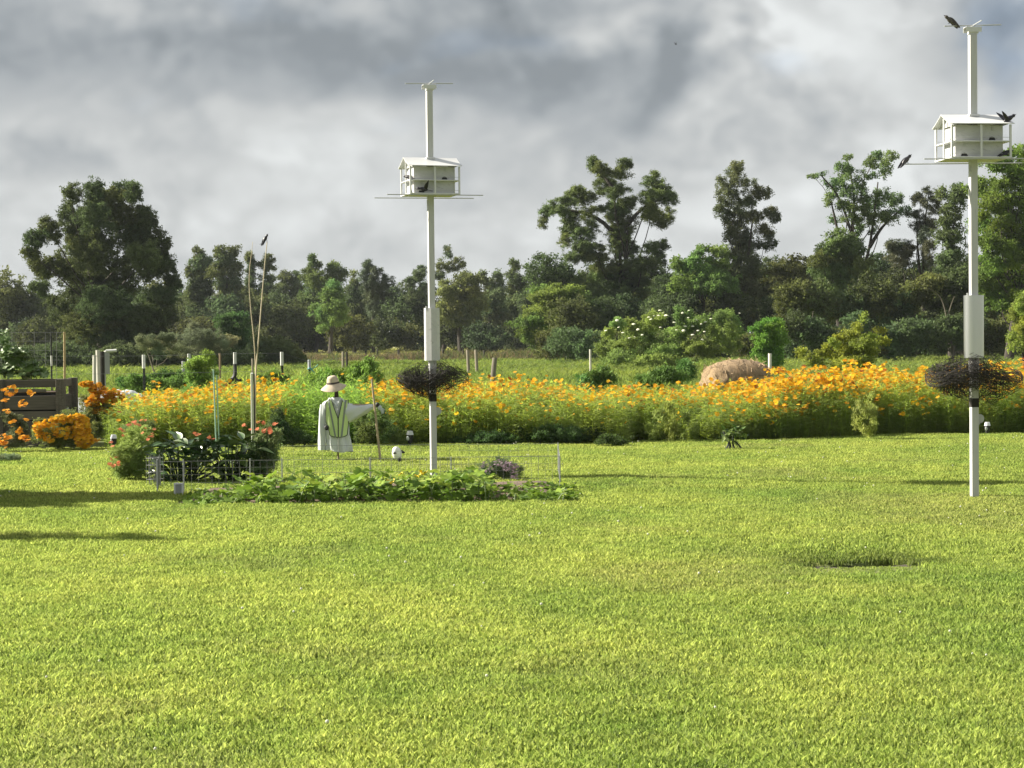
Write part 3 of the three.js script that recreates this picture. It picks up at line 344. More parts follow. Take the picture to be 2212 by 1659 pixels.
// ---------------------------------------------------------------- birdhouses on poles
const YB = 3.335;
function birdhouse(label, pos, yaw, baffleSides) {
  const t = thing('birdhouse_pole', label, 'birdhouse', pos, yaw, 'birdhouses on tall poles'), L = .61, D = .47, H = .322;
  part('pole', [box(.071, 4.62, .071, 0, 2.31 - .05, 0, .006)], M.white, t);
  const cap = part('top_bracket', [box(.155, .006, .085, 0, 4.632, 0), box(.155, .045, .005, 0, 4.607, .0425), box(.155, .045, .005, 0, 4.607, -.0425), box(.085, .035, .06, 0, 4.583, 0)], M.whiteClean, t);
  part('perch_rod', rod(V(-.29, 4.642, .01), V(.29, 4.66, .01), .0055), M.grey, t);
  part('perch_rod', rod(V(.02, 4.65, -.26), V(-.02, 4.65, .3), .0045), M.grey, t);
  part('perch_rod', rod(V(-.58, YB - .012, .24), V(.58, YB - .008, .24), .0055), M.grey, t);
  part('perch_rod', rod(V(-.62, YB - .016, -.24), V(.6, YB - .006, -.24), .0055), M.grey, t);
  const h = new THREE.Group(); h.name = 'house'; h.position.y = YB; t.add(h);
  part('floor', box(L, .014, D, 0, .007, 0, .003), M.whiteClean, h);
  part('floor', box(L - .004, .011, D - .004, 0, .163, 0, .003), M.whiteClean, h);
  part('walls', [box(L - .13, H - .004, D - .14, 0, H / 2 + .003, 0)], M.white, h);
  for (const x of [-1, 0, 1]) for (const z of [-1, 1]) part('porch_post', box(.02, H, .02, x * (L / 2 - .011), H / 2 + .001, z * (D / 2 - .011), .003), M.whiteClean, h);
  for (const x of [-1, 1]) part('porch_post', box(.016, H + .08, .018, x * (L / 2 - .011), H / 2 + .04, 0, .003), M.whiteClean, h);
  for (const z of [-1, 1]) for (const y of [.045, .2]) part('guard_rail', rod(V(-L / 2 + .02, y, z * (D / 2 - .012)), V(L / 2 - .02, y, z * (D / 2 - .012)), .0022, .0022, 5), M.grey, h);
  const prof = (o) => { const a = []; for (let i = 0; i <= 16; i++) { const q = -1 + i / 8, k = 1 - Math.abs(q); a.push(V(0, H + .004 + .112 * (k * .75 + k * k * .25) + o, q * (D / 2 + .02))); } return a; };
  const ring = (x) => [...prof(.007), ...prof(0).reverse()].map((p) => p.setX(x));
  const capFace = (x) => { const r = ring(x), n = 17; return skin([r.slice(0, n), r.slice(n).reverse()], false); };
  const rg = skin([ring(-L / 2 - .02), ring(L / 2 + .02)]).toNonIndexed(); rg.computeVertexNormals();
  part('roof', [rg, capFace(-L / 2 - .02), capFace(L / 2 + .02)], M.whiteClean, h);
  for (const x of [-1, 1]) { const p = prof(-.004); part('gable', skin([p.map((q) => q.clone().setX(x * (L / 2 - .045))), p.map((q) => V(x * (L / 2 - .045), H, q.z))], false), M.white, h); }
  part('roof_collar', box(.105, .02, .095, 0, H + .115, 0, .004), M.whiteClean, h);
  const holeS = new THREE.Shape(); holeS.absarc(0, 0, .034, 0, Math.PI); holeS.closePath(); const hole = new THREE.ExtrudeGeometry(holeS, { depth: .004, bevelEnabled: false, curveSegments: 14 });
  for (const [x, y] of [[.13, .169], [-.15, .014]]) { const e = part('entrance_hole', hole, M.dark, h); e.position.set(x, y + .008, D / 2 - .07); const r = part('entrance_rim', new THREE.TorusGeometry(.037, .004, 6, 16, Math.PI), M.white, h); r.position.set(x, y + .008, D / 2 - .068); const k = part('latch', box(.02, .045, .01, x + .005, y + .125, D / 2 - .066), M.grey, h); }
  for (const [z, y] of [[.06, .02], [.06, .175]]) { const e = part('entrance_hole', hole, M.dark, h); e.rotation.y = -Math.PI / 2; e.position.set(-L / 2 + .065, y, z); }
  const b = baffleSides > 12 ? new THREE.CylinderGeometry(.097, .096, .615, baffleSides, 1, true) : new THREE.CylinderGeometry(.093, .093, .62, baffleSides, 1, true).toNonIndexed();
  if (baffleSides < 12) b.computeVertexNormals();
  const bm = baffleSides > 12 ? M.zinc : M.white;
  const baffle = part('baffle', b, bm, t); baffle.position.y = 1.7; baffle.rotation.y = Math.PI / 8 + .05;
  part('baffle_lid', new THREE.CylinderGeometry(.09, .09, .006, baffleSides).rotateY(Math.PI / 8 + .05).translate(0, 2.0, 0), bm, t);
  part('bolt', rod(V(-.075, 1.985, .04), V(-.075, 2.03, .04), .01), M.grey, t);
  part('sleeve', box(.082, .13, .082, 0, 1.335, 0, .006), M.white, t);
  part('black_wrap', box(.078, .09, .078, 0, .95, 0, .006), M.net, t);
  const d = part('winch_plate', [new THREE.CylinderGeometry(.045, .045, .008, 24).rotateX(Math.PI / 2).translate(.065, .79, -.02), box(.03, .075, .02, .048, .77, -.02)], M.grey, t);
  part('hook', [rod(V(-.05, YB - .06, .045), V(-.05, YB - .12, .055), .007)], M.grey, t);
  return t;
}
const poleL = ground(onGround(937, 1031)), poleR = ground(onGround(2105, 1078));
const houseL = birdhouse('white birdhouse on a pole with an angular white baffle, behind the squash row', poleL, .30, 8);
const houseR = birdhouse('white birdhouse on a pole with a round metal baffle, alone in open lawn', poleR, .11, 40);

function netting(label, pos, yaw, w, h, y, seed, droop) {               // a bundle of black bird netting tied round a pole
  const t = thing('bird_netting', label, 'netting', pos, yaw); RNG = rngOf(seed);
  const inside = (a, r, k) => { const side = Math.cos(a); return V(Math.cos(a) * r * w / 2, y + k * h * .5 * (1 - .82 * r * r) + droop * side * h * .18 + .05 * Math.sin(a * 3 + seed), Math.sin(a) * r * w * .32); };
  const strands = [];
  for (let i = 0; i < 380; i++) { let a = rnd(6.283), r = rnd(.2, 1.1), k = rnd(-1, 1); const pts = []; const da = rnd(.1, .5) * (rnd() < .5 ? -1 : 1), n = 6; for (let j = 0; j < n; j++) { pts.push(inside(a, Math.min(1, Math.max(.1, r)), Math.max(-1, Math.min(1, k)))); a += da * rnd(.5, 1.5); r += rnd(-.22, .22); k += rnd(-.5, .5); } strands.push(limb(pts, .0019, .0019, 3, 12)); }
  part('strands', strands, M.net, t).userData.kind = 'stuff';
  const folds = [];                                                // crumpled sheets of the net, holed
  for (let s = 0; s < 5; s++) { const a0 = s * .7 + rnd(.3), rings = []; for (let i = 0; i < 14; i++) { const row = []; for (let j = 0; j < 12; j++) { const u = i / 13, v = j / 11 * 2 - 1, a = a0 + u * 1.9, r = .35 + .6 * Math.sin(u * 3.1) * rnd(.85, 1.05); const p = inside(a, r, v * .85 + .12 * N3(i * .4, j * .4, s)); p.y += .02 * N3(i * .7, j * .7, s * 3); row.push(p); } rings.push(row); } folds.push(skin(rings, false)); }
  const holes = makeTex(128, 128, (u, v) => { const f = (q) => Math.abs((q * 26) % 1 - .5) < .09 ? 1 : 0; const k = Math.max(f(u), f(v)) || tileNoise(u, v, 12, seed) > .42 ? 1 : 0; return [k, k, k]; }, false);
  holes.magFilter = THREE.NearestFilter;
  part('folds', folds, std([.028, .023, .018], .85, { alphaMap: holes, alphaTest: .5 }), t);
  for (const o of [.06, -.06]) part('tie', new THREE.TorusGeometry(.062, .006, 6, 16).rotateX(Math.PI / 2).translate(0, y + o, 0), M.net, t);
  return t;
}
netting('tangled black bird netting round the birdhouse pole behind the squash row', poleL, .3, .88, .42, 1.17, 5, .3);
netting('bulky black bird netting round the birdhouse pole in open lawn', poleR, .1, .97, .46, 1.19, 9, -.15);

// ---------------------------------------------------------------- birds
function bird(label, pos, yaw, pitch, opt = {}) {
  const t = thing('bird', label, 'bird', pos); t.rotation.order = 'YZX'; t.rotation.set(0, yaw, pitch); const m = opt.brown ? M.birdBrown : M.bird, s = (opt.scale ?? 1) * .86;
  const prof = [[0, -.062], [.009, -.055], [.019, -.035], [.027, -.01], [.029, .012], [.026, .034], [.02, .05], [.0175, .06], [.0195, .07], [.0185, .082], [.012, .092], [.005, .097], [0, .099]].map(([r, y]) => new THREE.Vector2(r, y));
  const body = new THREE.LatheGeometry(new THREE.SplineCurve(prof).getPoints(28).map((p) => p.setX(Math.max(0, p.x))), 14).rotateZ(-Math.PI / 2).translate(0, .045, 0);
  part('body', body, opt.brown ? std([.09, .08, .078], .75) : m, t);
  part('beak', new THREE.ConeGeometry(.006, .02, 7).rotateZ(-Math.PI / 2).translate(.107, .043, 0), M.dark, t);
  const wing = (side) => { const sh = new THREE.Shape(); if (opt.raised) { sh.moveTo(0, 0); sh.quadraticCurveTo(-.01, .07, -.05, .13); sh.quadraticCurveTo(-.055, .05, -.045, 0); } else { sh.moveTo(.04, .012); sh.quadraticCurveTo(.01, .028, -.05, .012); sh.quadraticCurveTo(-.1, 0, -.125, -.012); sh.quadraticCurveTo(-.07, -.022, -.01, -.018); sh.quadraticCurveTo(.035, -.012, .04, .012); }
    const g = new THREE.ExtrudeGeometry(sh, { depth: .004, bevelEnabled: true, bevelSize: .002, bevelThickness: .002, bevelSegments: 1, curveSegments: 8 }); return opt.raised ? g.rotateX(side * .45).translate(0, .055, side * .02) : g.rotateY(side * .08).translate(0, .05, side * .024 - .002); };
  for (const sd of [-1, 1]) part('wing', wing(sd), m, t);
  const tail = new THREE.Shape(); tail.moveTo(0, -.011); tail.lineTo(-.075, -.02); tail.lineTo(-.06, 0); tail.lineTo(-.075, .02); tail.lineTo(0, .011);
  part('tail', new THREE.ExtrudeGeometry(tail, { depth: .004, bevelEnabled: false }).rotateX(Math.PI / 2).rotateZ(opt.tailUp ?? .05).translate(-.05, .043, 0), m, t);
  for (const sd of [-1, 1]) part('leg', rod(V(.0, .026, sd * .009), V(.008, -.002, sd * .01), .003, .002, 5), M.dark, t);
  t.scale.setScalar(s); return t;
}
const onHouse = (h, x, y, z) => h.localToWorld(V(x, y, z)); houseL.updateMatrixWorld(true); houseR.updateMatrixWorld(true);
bird('brown-grey bird upright on the top perch rod of the right birdhouse pole', onHouse(houseR, -.24, 4.662, .01), Math.PI + .3, .62, { brown: true });
bird('glossy black bird with a raised wing on the roof end of the right birdhouse', onHouse(houseR, .3, YB + .345, .2), .15, .55, { raised: true });
bird('black bird crouching on the lower right porch of the right birdhouse', onHouse(houseR, .27, YB + .016, .2), .35, .35, { scale: .95 });
bird('black bird out on the left end of the long perch below the right birdhouse', onHouse(houseR, -.58, YB - .01, -.24), .35, .75);
bird('black bird on the upper left porch of the left birdhouse', onHouse(houseL, -.28, YB + .17, .08), Math.PI - .6, .2, { scale: .95 });
bird('black bird with both wings raised on the lower front porch of the left birdhouse', onHouse(houseL, -.14, YB + .016, .21), Math.PI + .15, .12, { raised: true });
bird('tiny dark bird flying high in the grey sky between the two birdhouses', at(1460, 97, 75), .8, .1, { raised: true, scale: .8 });

// ---------------------------------------------------------------- bamboo canes with the bird decoy on the tip
{
  const Z = 27, base = ground(onGround(551, 972)), P = (x, y, dz = 0) => at(x, y, -base.z + dz);
  const cane = (label, pts, r0, r1, extra) => { const t = thing('bamboo_cane', label, 'bamboo cane', base, 0, 'bamboo canes'); const w = pts.map((p) => p.clone().sub(base)); part('cane', limb(w, r0, r1, 8, 24), M.cane, t); const c = new THREE.CatmullRomCurve3(w); for (let i = 1; i < 16; i++) { const q = c.getPointAt(i / 17), r = lerp(r0, r1, i / 17); const n = part('node', new THREE.TorusGeometry(r * 1.02, r * .16, 5, 12).rotateX(Math.PI / 2), M.cane, t); n.position.copy(q); } return t; };
  cane('taller bamboo cane leaning right and carrying the dark bird at its tip', [P(551, 972), P(553, 800), P(558, 740), P(566, 640), P(572, 570), P(577, 521)], .015, .006);
  cane('bamboo cane curving left with a whip-thin bare tip', [P(549, 970, .03), P(552, 800, .03), P(549, 740), P(541, 660), P(538, 600), P(544, 540), P(546, 522)], .014, .003);
  const twig = tag(part('twig', limb([P(539, 610), P(540, 570), P(546, 545)].map((p) => p), .005, .003, 5, 8), M.stake, scene), 'thin bare twig at the top of the left bamboo cane', 'twig');
  const b = bird('dark bird with drooping split tail perched on the tip of the tall bamboo cane', P(577, 520), .5, 1.05, { scale: 1.05, tailUp: -.5 });
  const pole = thing('white_pole', 'thin white pole standing in the garden bed before the bamboo canes', 'pole', ground(onGround(546, 985)));
  part('pole', rod(V(0, -.05, 0), at(544, 806, 25.2).sub(pole.position), .018, .018, 10), M.tip, pole);
  part('dark_edge', rod(V(.026, .3, -.02), at(549, 808, 25.2).sub(pole.position), .012, .012, 6), M.dark, pole);
  for (const [x0, y0, x1, y1, label] of [[474, 985, 468, 812, 'pale green garden stake right of its twin in the leafy bed'], [468, 985, 461, 800, 'thin pale green stake leaning left in the leafy bed']]) { const g = ground(onGround(x0, y0)), t = thing('plant_stake', label, 'stake', g, 0, 'green plant stakes'); part('stake', rod(V(0, -.05, 0), at(x1, y1, -g.z).sub(g), .011, .009, 7), std([.32, .5, .4], .5), t); part('cap', new THREE.SphereGeometry(.012, 8, 6).translate(...at(x1, y1, -g.z).sub(g).toArray()), std([.32, .5, .4], .5), t); }
}

// ---------------------------------------------------------------- scarecrow
{
  const base = ground(onGround(731, 994)), Z = -base.z, s = Z / F, t = thing('scarecrow', 'scarecrow in straw hat, white shirt and lime vest before the flower border', 'scarecrow', base);
  const U = 2.37 / .5486 * .5486, X = (cx) => (cx - 787) * .5486 / 2.37 * s, Y = (cy) => (1098 - cy) * .5486 / 2.37 * s;      // metres from pixels of an enlargement
  part('post', [rod(V(0, -.1, 0), V(X(778), Y(430), 0), .014, .012), rod(V(X(640), Y(565), 0), V(X(1170), Y(575), 0), .011)], M.stake, t);
  part('neck', [limb([V(X(785), Y(545), .01), V(X(778), Y(490), .012), V(X(778), Y(420), 0)], .034, .024, 8, 8), lump(.05, .062, .05, .15, 2, 3, 2).translate(X(775), Y(405), 0)], std([.05, .035, .03], .9), t);
  // shirt
  const ringAt = (cx, y, rx, rz, f, ph, cz = 0) => { const r = []; for (let j = 0; j < 40; j++) { const a = j / 40 * Math.PI * 2, k = 1 + f * 1.7 * Math.sin(a * 7 + ph) + f * 1.2 * Math.sin(a * 11 - ph * 2) + .02 * Math.sin(y * 31 + a * 3); r.push(V(cx + Math.cos(a) * rx * k, y, cz + Math.sin(a) * rz * k)); } return r; };
  const T = [[770, 498, 34, .05, .01], [775, 520, 75, .075, .01], [765, 545, 118, .085, .01], [762, 590, 125, .1, .015], [768, 680, 117, .11, .02], [778, 780, 112, .112, .03], [792, 880, 110, .118, .045], [800, 950, 112, .125, .06], [802, 1002, 113, .13, .075]];
  const mmX = (n) => n * .5486 / 2.37 * s;
  const torsoAt = (y) => { for (let i = 0; i + 1 < T.length; i++) if (y <= T[i + 1][1]) { const k = Math.max(0, (y - T[i][1]) / (T[i + 1][1] - T[i][1])); return T[i].map((q, n) => lerp(q, T[i + 1][n], k)); } return T.at(-1); };
  const rings = []; for (let y = 498; y <= 1002; y += 14) { const [cx, , rx, rz, f] = torsoAt(y); rings.push(ringAt(X(cx), Y(y), mmX(rx), rz, f, y * .006)); }
  rings.at(-1).forEach((p, j) => { p.y += .012 * Math.sin(j * .5) - .012 * Math.cos(j / 40 * 6.283); });
  const cloth = std([.58, .61, .62], .95);
  const shirt = part('shirt', skin(rings), cloth, t);
  const sleeve = (pts) => skin(pts.map(([cx, cy, ry, rz], i) => { const nx = pts[Math.min(i + 1, pts.length - 1)], pv = pts[Math.max(i - 1, 0)], d = V(X(nx[0]) - X(pv[0]), Y(nx[1]) - Y(pv[1]), 0).normalize(), up = V(-d.y, d.x, 0), r = []; for (let j = 0; j < 24; j++) { const a = j / 24 * 6.283, k = 1 + .1 * Math.sin(a * 5 + i * 1.3) + .08 * Math.sin(a * 3 - i * 2.1); r.push(V(X(cx), Y(cy), 0).addScaledVector(up, Math.cos(a) * mmX(ry) * k).add(V(0, 0, Math.sin(a) * rz * k))); } return r; }));
  part('sleeve', sleeve([[860, 640, 95, .085], [905, 648, 88, .08], [950, 638, 68, .07], [1000, 625, 52, .062], [1050, 610, 40, .055], [1090, 596, 28, .045], [1118, 588, 20, .035]]), cloth, t);
  part('sleeve', sleeve([[668, 570, 38, .06], [655, 640, 42, .065], [648, 720, 40, .065], [642, 820, 36, .06], [637, 910, 34, .055], [634, 990, 36, .05]]), cloth, t);
  part('collar', [limb([V(X(700), Y(540), .06), V(X(722), Y(505), .085), V(X(790), Y(590), .112)], .016, .008, 6, 8), limb([V(X(850), Y(545), .06), V(X(825), Y(505), .085), V(X(792), Y(590), .112)], .016, .008, 6, 8)], cloth, t);
  part('placket', [limb([V(X(792), Y(590), .115), V(X(795), Y(800), .126), V(X(800), Y(1000), .142)], .006, .008, 6, 10)], std([.4, .41, .4], .95), t);
  // lime vest of two front panels with grey stripes and dark binding
  const front = (cx, cy, o) => { const [tx, , rx, rz] = torsoAt(cy), u = Math.max(-.98, Math.min(.98, (cx - tx) / (rx * 1.04))); return V(X(cx), Y(cy), Math.sqrt(1 - u * u) * rz * 1.06 + o); };
  const outline = (y, sd) => { const top = 522, e = y < 840 ? 0 : Math.pow((y - 840) / 28, 2) * 55; return sd < 0 ? [Math.max(680 + (y < 560 ? (560 - y) * .5 : 0) + sstep(700, 850, y) * 35 + e, 660), y < 690 ? lerp(735, 796, (y - 522) / 168) : 797] : [y < 690 ? lerp(838, 801, (y - 522) / 168) : 800, 888 - sstep(740, 850, y) * 8 - e * .7]; };
  const strip = (f, o, n = 10) => { const rs = []; for (let y = 522; y <= 866; y += 8) { const [a, b] = f(y); const row = []; for (let i = 0; i <= n; i++) row.push(front(lerp(a, b, i / n), y, o)); rs.push(row); } return skin(rs, false); };
  for (const sd of [-1, 1]) {
    const vest = part('vest', strip((y) => outline(y, sd), .014), std([.52, .66, .28], .85), t);
    part('stripe', strip((y) => { const [a, b] = outline(y, sd), m = sd < 0 ? lerp(708, 772, (y - 522) / 344) : lerp(868, 828, (y - 522) / 344); return [Math.max(a, m - 8), Math.min(b, m + 8)]; }, .019, 3), std([.2, .23, .2], .4), vest);
    const edge = []; for (let y = 522; y <= 866; y += 14) edge.push(front(outline(y, sd)[sd < 0 ? 0 : 1], y, .016)); for (let y = 866; y >= 522; y -= 14) edge.push(front(outline(y, sd)[sd < 0 ? 1 : 0], y, .016));
    part('binding', limb(edge, .0055, .0055, 5, 90), std([.05, .06, .05], .8), vest);
  }
  // hat
  const hx = X(748), hy = Y(395), hat = new THREE.LatheGeometry([[0, .152], [.035, .15], [.062, .138], [.076, .11], [.083, .07], [.09, .045], [.105, .03], [.14, .008], [.175, -.022], [.178, -.027], [.172, -.026], [.138, .002], [.1, .022], [.084, .036], [.078, .06]].map(([r, y]) => new THREE.Vector2(r, y)), 40);
  { const p = hat.attributes.position; for (let i = 0; i < p.count; i++) { const r = Math.hypot(p.getX(i), p.getZ(i)), a = Math.atan2(p.getZ(i), p.getX(i)); if (r > .1) p.setY(i, p.getY(i) + (r - .1) * .3 * Math.sin(a * 2 + 1.9) - (r - .1) * .25 * Math.max(0, -Math.cos(a))); } hat.computeVertexNormals(); }
  const straw = std([.6, .5, .38], .9, { map: makeTex(128, 128, (u, v) => { const k = .85 + .2 * Math.sin(v * 200) * Math.sin(u * 300) + tileNoise(u, v, 20) * .2; return [k, k, k]; }) });
  const hm = part('hat', hat, straw, t); hm.position.set(X(750), Y(400), 0); hm.rotation.set(.12, 0, .1);
  const band = part('hat_band', new THREE.CylinderGeometry(.085, .093, .022, 32, 1, true).translate(0, .056, 0), std([.07, .05, .05], .9), hm);
  // gloves
  const fingers = (x, y, list, m, r) => { const g = [lump(.03, .036, .022, .15, 2, x, 2).translate(x, y, .01)]; for (const [a, b] of list) g.push(limb([V(x, y, .012), V(x + a * .5, y + b * .4, .02), V(x + a, y + b, .012)], r, r * .7, 6, 6)); return g; };
  part('glove', fingers(X(1160), Y(575), [[.025, -.02], [.03, -.005], [.022, .012]], M.dark, .011), M.dark, t);
  part('glove', fingers(X(1180), Y(600), [[.055, -.07], [.045, -.082], [.06, -.05], [.03, -.085], [.062, -.028]], M.grey, .009), std([.5, .55, .58], .9), t);
  part('glove', fingers(X(690), Y(778), [[-.012, -.03], [.004, -.032], [.016, -.026], [-.02, -.018], [.022, -.012]], M.dark, .008).map((g) => g.translate(0, 0, .12)), M.dark, t);
  part('cuff', limb([V(X(1098), Y(592), 0), V(X(1138), Y(580), 0)], .032, .026, 8, 4), std([.3, .29, .27], .9), t);
  const b2 = ground(onGround(823, 996)), st = thing('wooden_stake', 'long pale wooden stake leaning beside the scarecrow glove', 'stake', b2); part('stake', rod(V(0, -.08, 0), at(803, 818, -b2.z).sub(b2), .017, .013, 8), M.stake, st);
}

// ---------------------------------------------------------------- little things near the border
{
  const p = ground(onGround(859, 1000)), t = thing('garden_ornament', 'white rounded garden ornament with black patches right of the leaning wooden stake', 'garden ornament', p), s = -p.z / F;
  const m = std([.82, .82, .8], .5);
  part('stake', rod(V(.012, -.08, 0), V(.02, .075, 0), .012), M.dark, t); part('body', lump(.075, .11, .06, .06, 1.5, 4, 2).rotateZ(.2).translate(-.01, .165, 0), m, t);
  part('black_patch', lump(.03, .016, .02, .2, 2, 8, 1).translate(-.04, .175, .05), M.dark, t); part('black_wing', lump(.045, .02, .015, .25, 2, 2, 1).rotateZ(-.5).translate(.075, .19, -.01), M.dark, t); part('black_tail', lump(.032, .04, .03, .2, 2, 7, 1).translate(.03, .075, .02), M.dark, t); t.scale.setScalar(.85);
}
{
  const lamp = (label, px, py, k = 1, white = .8) => { const p = ground(onGround(px, py)), t = thing('solar_light', label, 'garden light', p, 0, 'small solar lights along the border'); part('stake', rod(V(0, -.06, 0), V(0, .06, 0), .012), M.dark, t); part('body', new THREE.CylinderGeometry(.05, .032, .12, 14).translate(0, .115, 0), M.dark, t); part('cap', [new THREE.CylinderGeometry(.04, .056, .06, 16).translate(0, .21, 0)], std([white * .7, white * .7, white * .75], .4), t); part('lens', lump(.022, .035, .012, .05, 1, 1, 1).translate(-.03, .13, .04), std([.5, .53, .52], .3), t); t.scale.setScalar(k); return t; };
  lamp('small solar light with a pale cap before the border left of the nearer birdhouse pole', 886, 968, 1);
  lamp('small solar light with a white cap right of the right birdhouse pole', 2133, 943, .9, 1.1);
  lamp('small dark solar light at the left end of the border beside the coral flowers', 246, 969, .95, 1);
}
{
  const p = ground(onGround(386, 1070)), t = thing('plant_marker', 'small white framed marker standing in the soil by the wire fence', 'marker', p, .1), w = .1, h = .135;
  part('frame', [box(w, .018, .02, 0, h, 0, .003), box(w, .014, .02, 0, .012, 0, .003), box(.018, h - .02, .02, -w / 2 + .009, h / 2, 0, .003), box(.018, h - .02, .02, w / 2 - .009, h / 2, 0, .003)], M.whiteClean, t); part('panel', box(w - .03, h - .02, .006, 0, h / 2, -.002), std([.3, .31, .3], .6), t);
}

// ---------------------------------------------------------------- hay bale
{
  const Z = 43, b = at(1592, 800, Z), base = ground(V(b.x, 0, b.z)), t = thing('hay_bale', 'weathered brown round hay bale slumped behind the orange flowers', 'hay bale', base, .25);
  const g = new THREE.CylinderGeometry(.72, .76, 1.25, 48, 14).rotateZ(Math.PI / 2), p = g.attributes.position, v = V();
  for (let i = 0; i < p.count; i++) { v.fromBufferAttribute(p, i); const k = 1 + .09 * fbm(v.x * 2.2, v.y * 2.2, v.z * 2.2, 4) + .05 * fbm(v.x * 8, v.y * 8, v.z * 8, 3), end = 1 - .28 * Math.pow(Math.abs(v.x) / .63, 3); p.setXYZ(i, v.x * k * 1.15, Math.max(-.02, (v.y * k * end + .57) * .8), v.z * k * end * 1.1); }
  g.computeVertexNormals();
  const hay = std([.3, .215, .13], .98, { map: makeTex(256, 256, (u, v) => { const k = .8 + tileNoise(u, v, 14) * .4 + tileNoise(u, v * 1, 60, 3) * .5; return [k, k * .96, k * .9]; }) });
  part('bale', g, hay, t);
  RNG = rngOf(77); const straw = []; const mk = new THREE.PlaneGeometry(.012, .26, 1, 2);
  const gs = []; for (let i = 0; i < 420; i++) { const j = Math.floor(rnd(p.count)); v.fromBufferAttribute(p, j); const n = V(g.attributes.normal.getX(j), g.attributes.normal.getY(j), g.attributes.normal.getZ(j)); const m4 = new THREE.Matrix4().compose(v.clone().addScaledVector(n, .012), new THREE.Quaternion().setFromEuler(new THREE.Euler(rnd(6), rnd(6), rnd(6))), V(1, rnd(.5, 1.2), 1)); gs.push(m4); }
  inst('straw', mk, std([.34, .25, .155], .95), gs, gs.map(() => { const k = rnd(.6, 1.3); return RGB(k, k * .97, k * .9); }), t);
}

// ---------------------------------------------------------------- flower border
function stemGeo(seed, n, spread, h0, h1, leafLen) {                 // thin upright stems with feathery leaves
  RNG = rngOf(seed); const pos = [], idx = [], tri = (a, b, c) => { const k = pos.length / 3; pos.push(...a, ...b, ...c); idx.push(k, k + 1, k + 2); };
  for (let i = 0; i < n; i++) {
    const a = rnd(6.283), r = spread * Math.sqrt(rnd()), bx = Math.cos(a) * r, bz = Math.sin(a) * r, h = rnd(h0, h1), lx = gauss() * .1, lz = gauss() * .1, y = rnd(6.283), sx = Math.cos(y) * .004, sz = Math.sin(y) * .004;
    tri([bx - sx, 0, bz - sz], [bx + sx, 0, bz + sz], [bx + lx, h, bz + lz]);
    for (let j = 0; j < 15; j++) { const t = rnd(.08, .97), px = bx + lx * t, pz = bz + lz * t, py = h * t, d = rnd(6.283), L = leafLen * rnd(.5, 1.2) * (1.1 - t * .5), dx = Math.cos(d) * L, dz = Math.sin(d) * L, w = .007; tri([px - Math.sin(d) * w, py, pz + Math.cos(d) * w], [px + Math.sin(d) * w, py + .008, pz - Math.cos(d) * w], [px + dx, py + L * rnd(.2, .9), pz + dz]); }
  }
  const g = new THREE.BufferGeometry(); g.setAttribute('position', new THREE.Float32BufferAttribute(pos, 3)); g.setIndex(idx); g.computeVertexNormals(); return g;
}
function blossomGeo(petals = 8, R = .024, cup = .3) {
  const pos = [0, .004, 0], idx = []; for (let i = 0; i < petals; i++) { const a = i / petals * 6.283, w = 6.283 / petals * .42, y = R * cup * (i % 2 ? 1 : .7); pos.push(Math.cos(a - w) * R, y, Math.sin(a - w) * R, Math.cos(a) * R * 1.08, y * 1.2, Math.sin(a) * R * 1.08, Math.cos(a + w) * R, y, Math.sin(a + w) * R); const k = 1 + i * 3; idx.push(0, k + 1, k, 0, k + 2, k + 1); }
  const g = new THREE.BufferGeometry(); g.setAttribute('position', new THREE.Float32BufferAttribute(pos, 3)); g.setIndex(idx); g.computeVertexNormals(); return g;
}
const BLOOM = blossomGeo(), STEMS = stemGeo(41, 11, .16, .75, 1.05, .13);
const orange = () => { const v = rnd(.7, 1.15), o = rnd(); return o < .04 ? RGB(.32 * v, .07 * v, .01) : RGB(.82 * v, lerp(.36, .53, rnd()) * v, .016 * v); };
const tilt = (s) => new THREE.Quaternion().setFromEuler(new THREE.Euler(gauss() * s + .3, rnd(6.283), gauss() * s + .25));
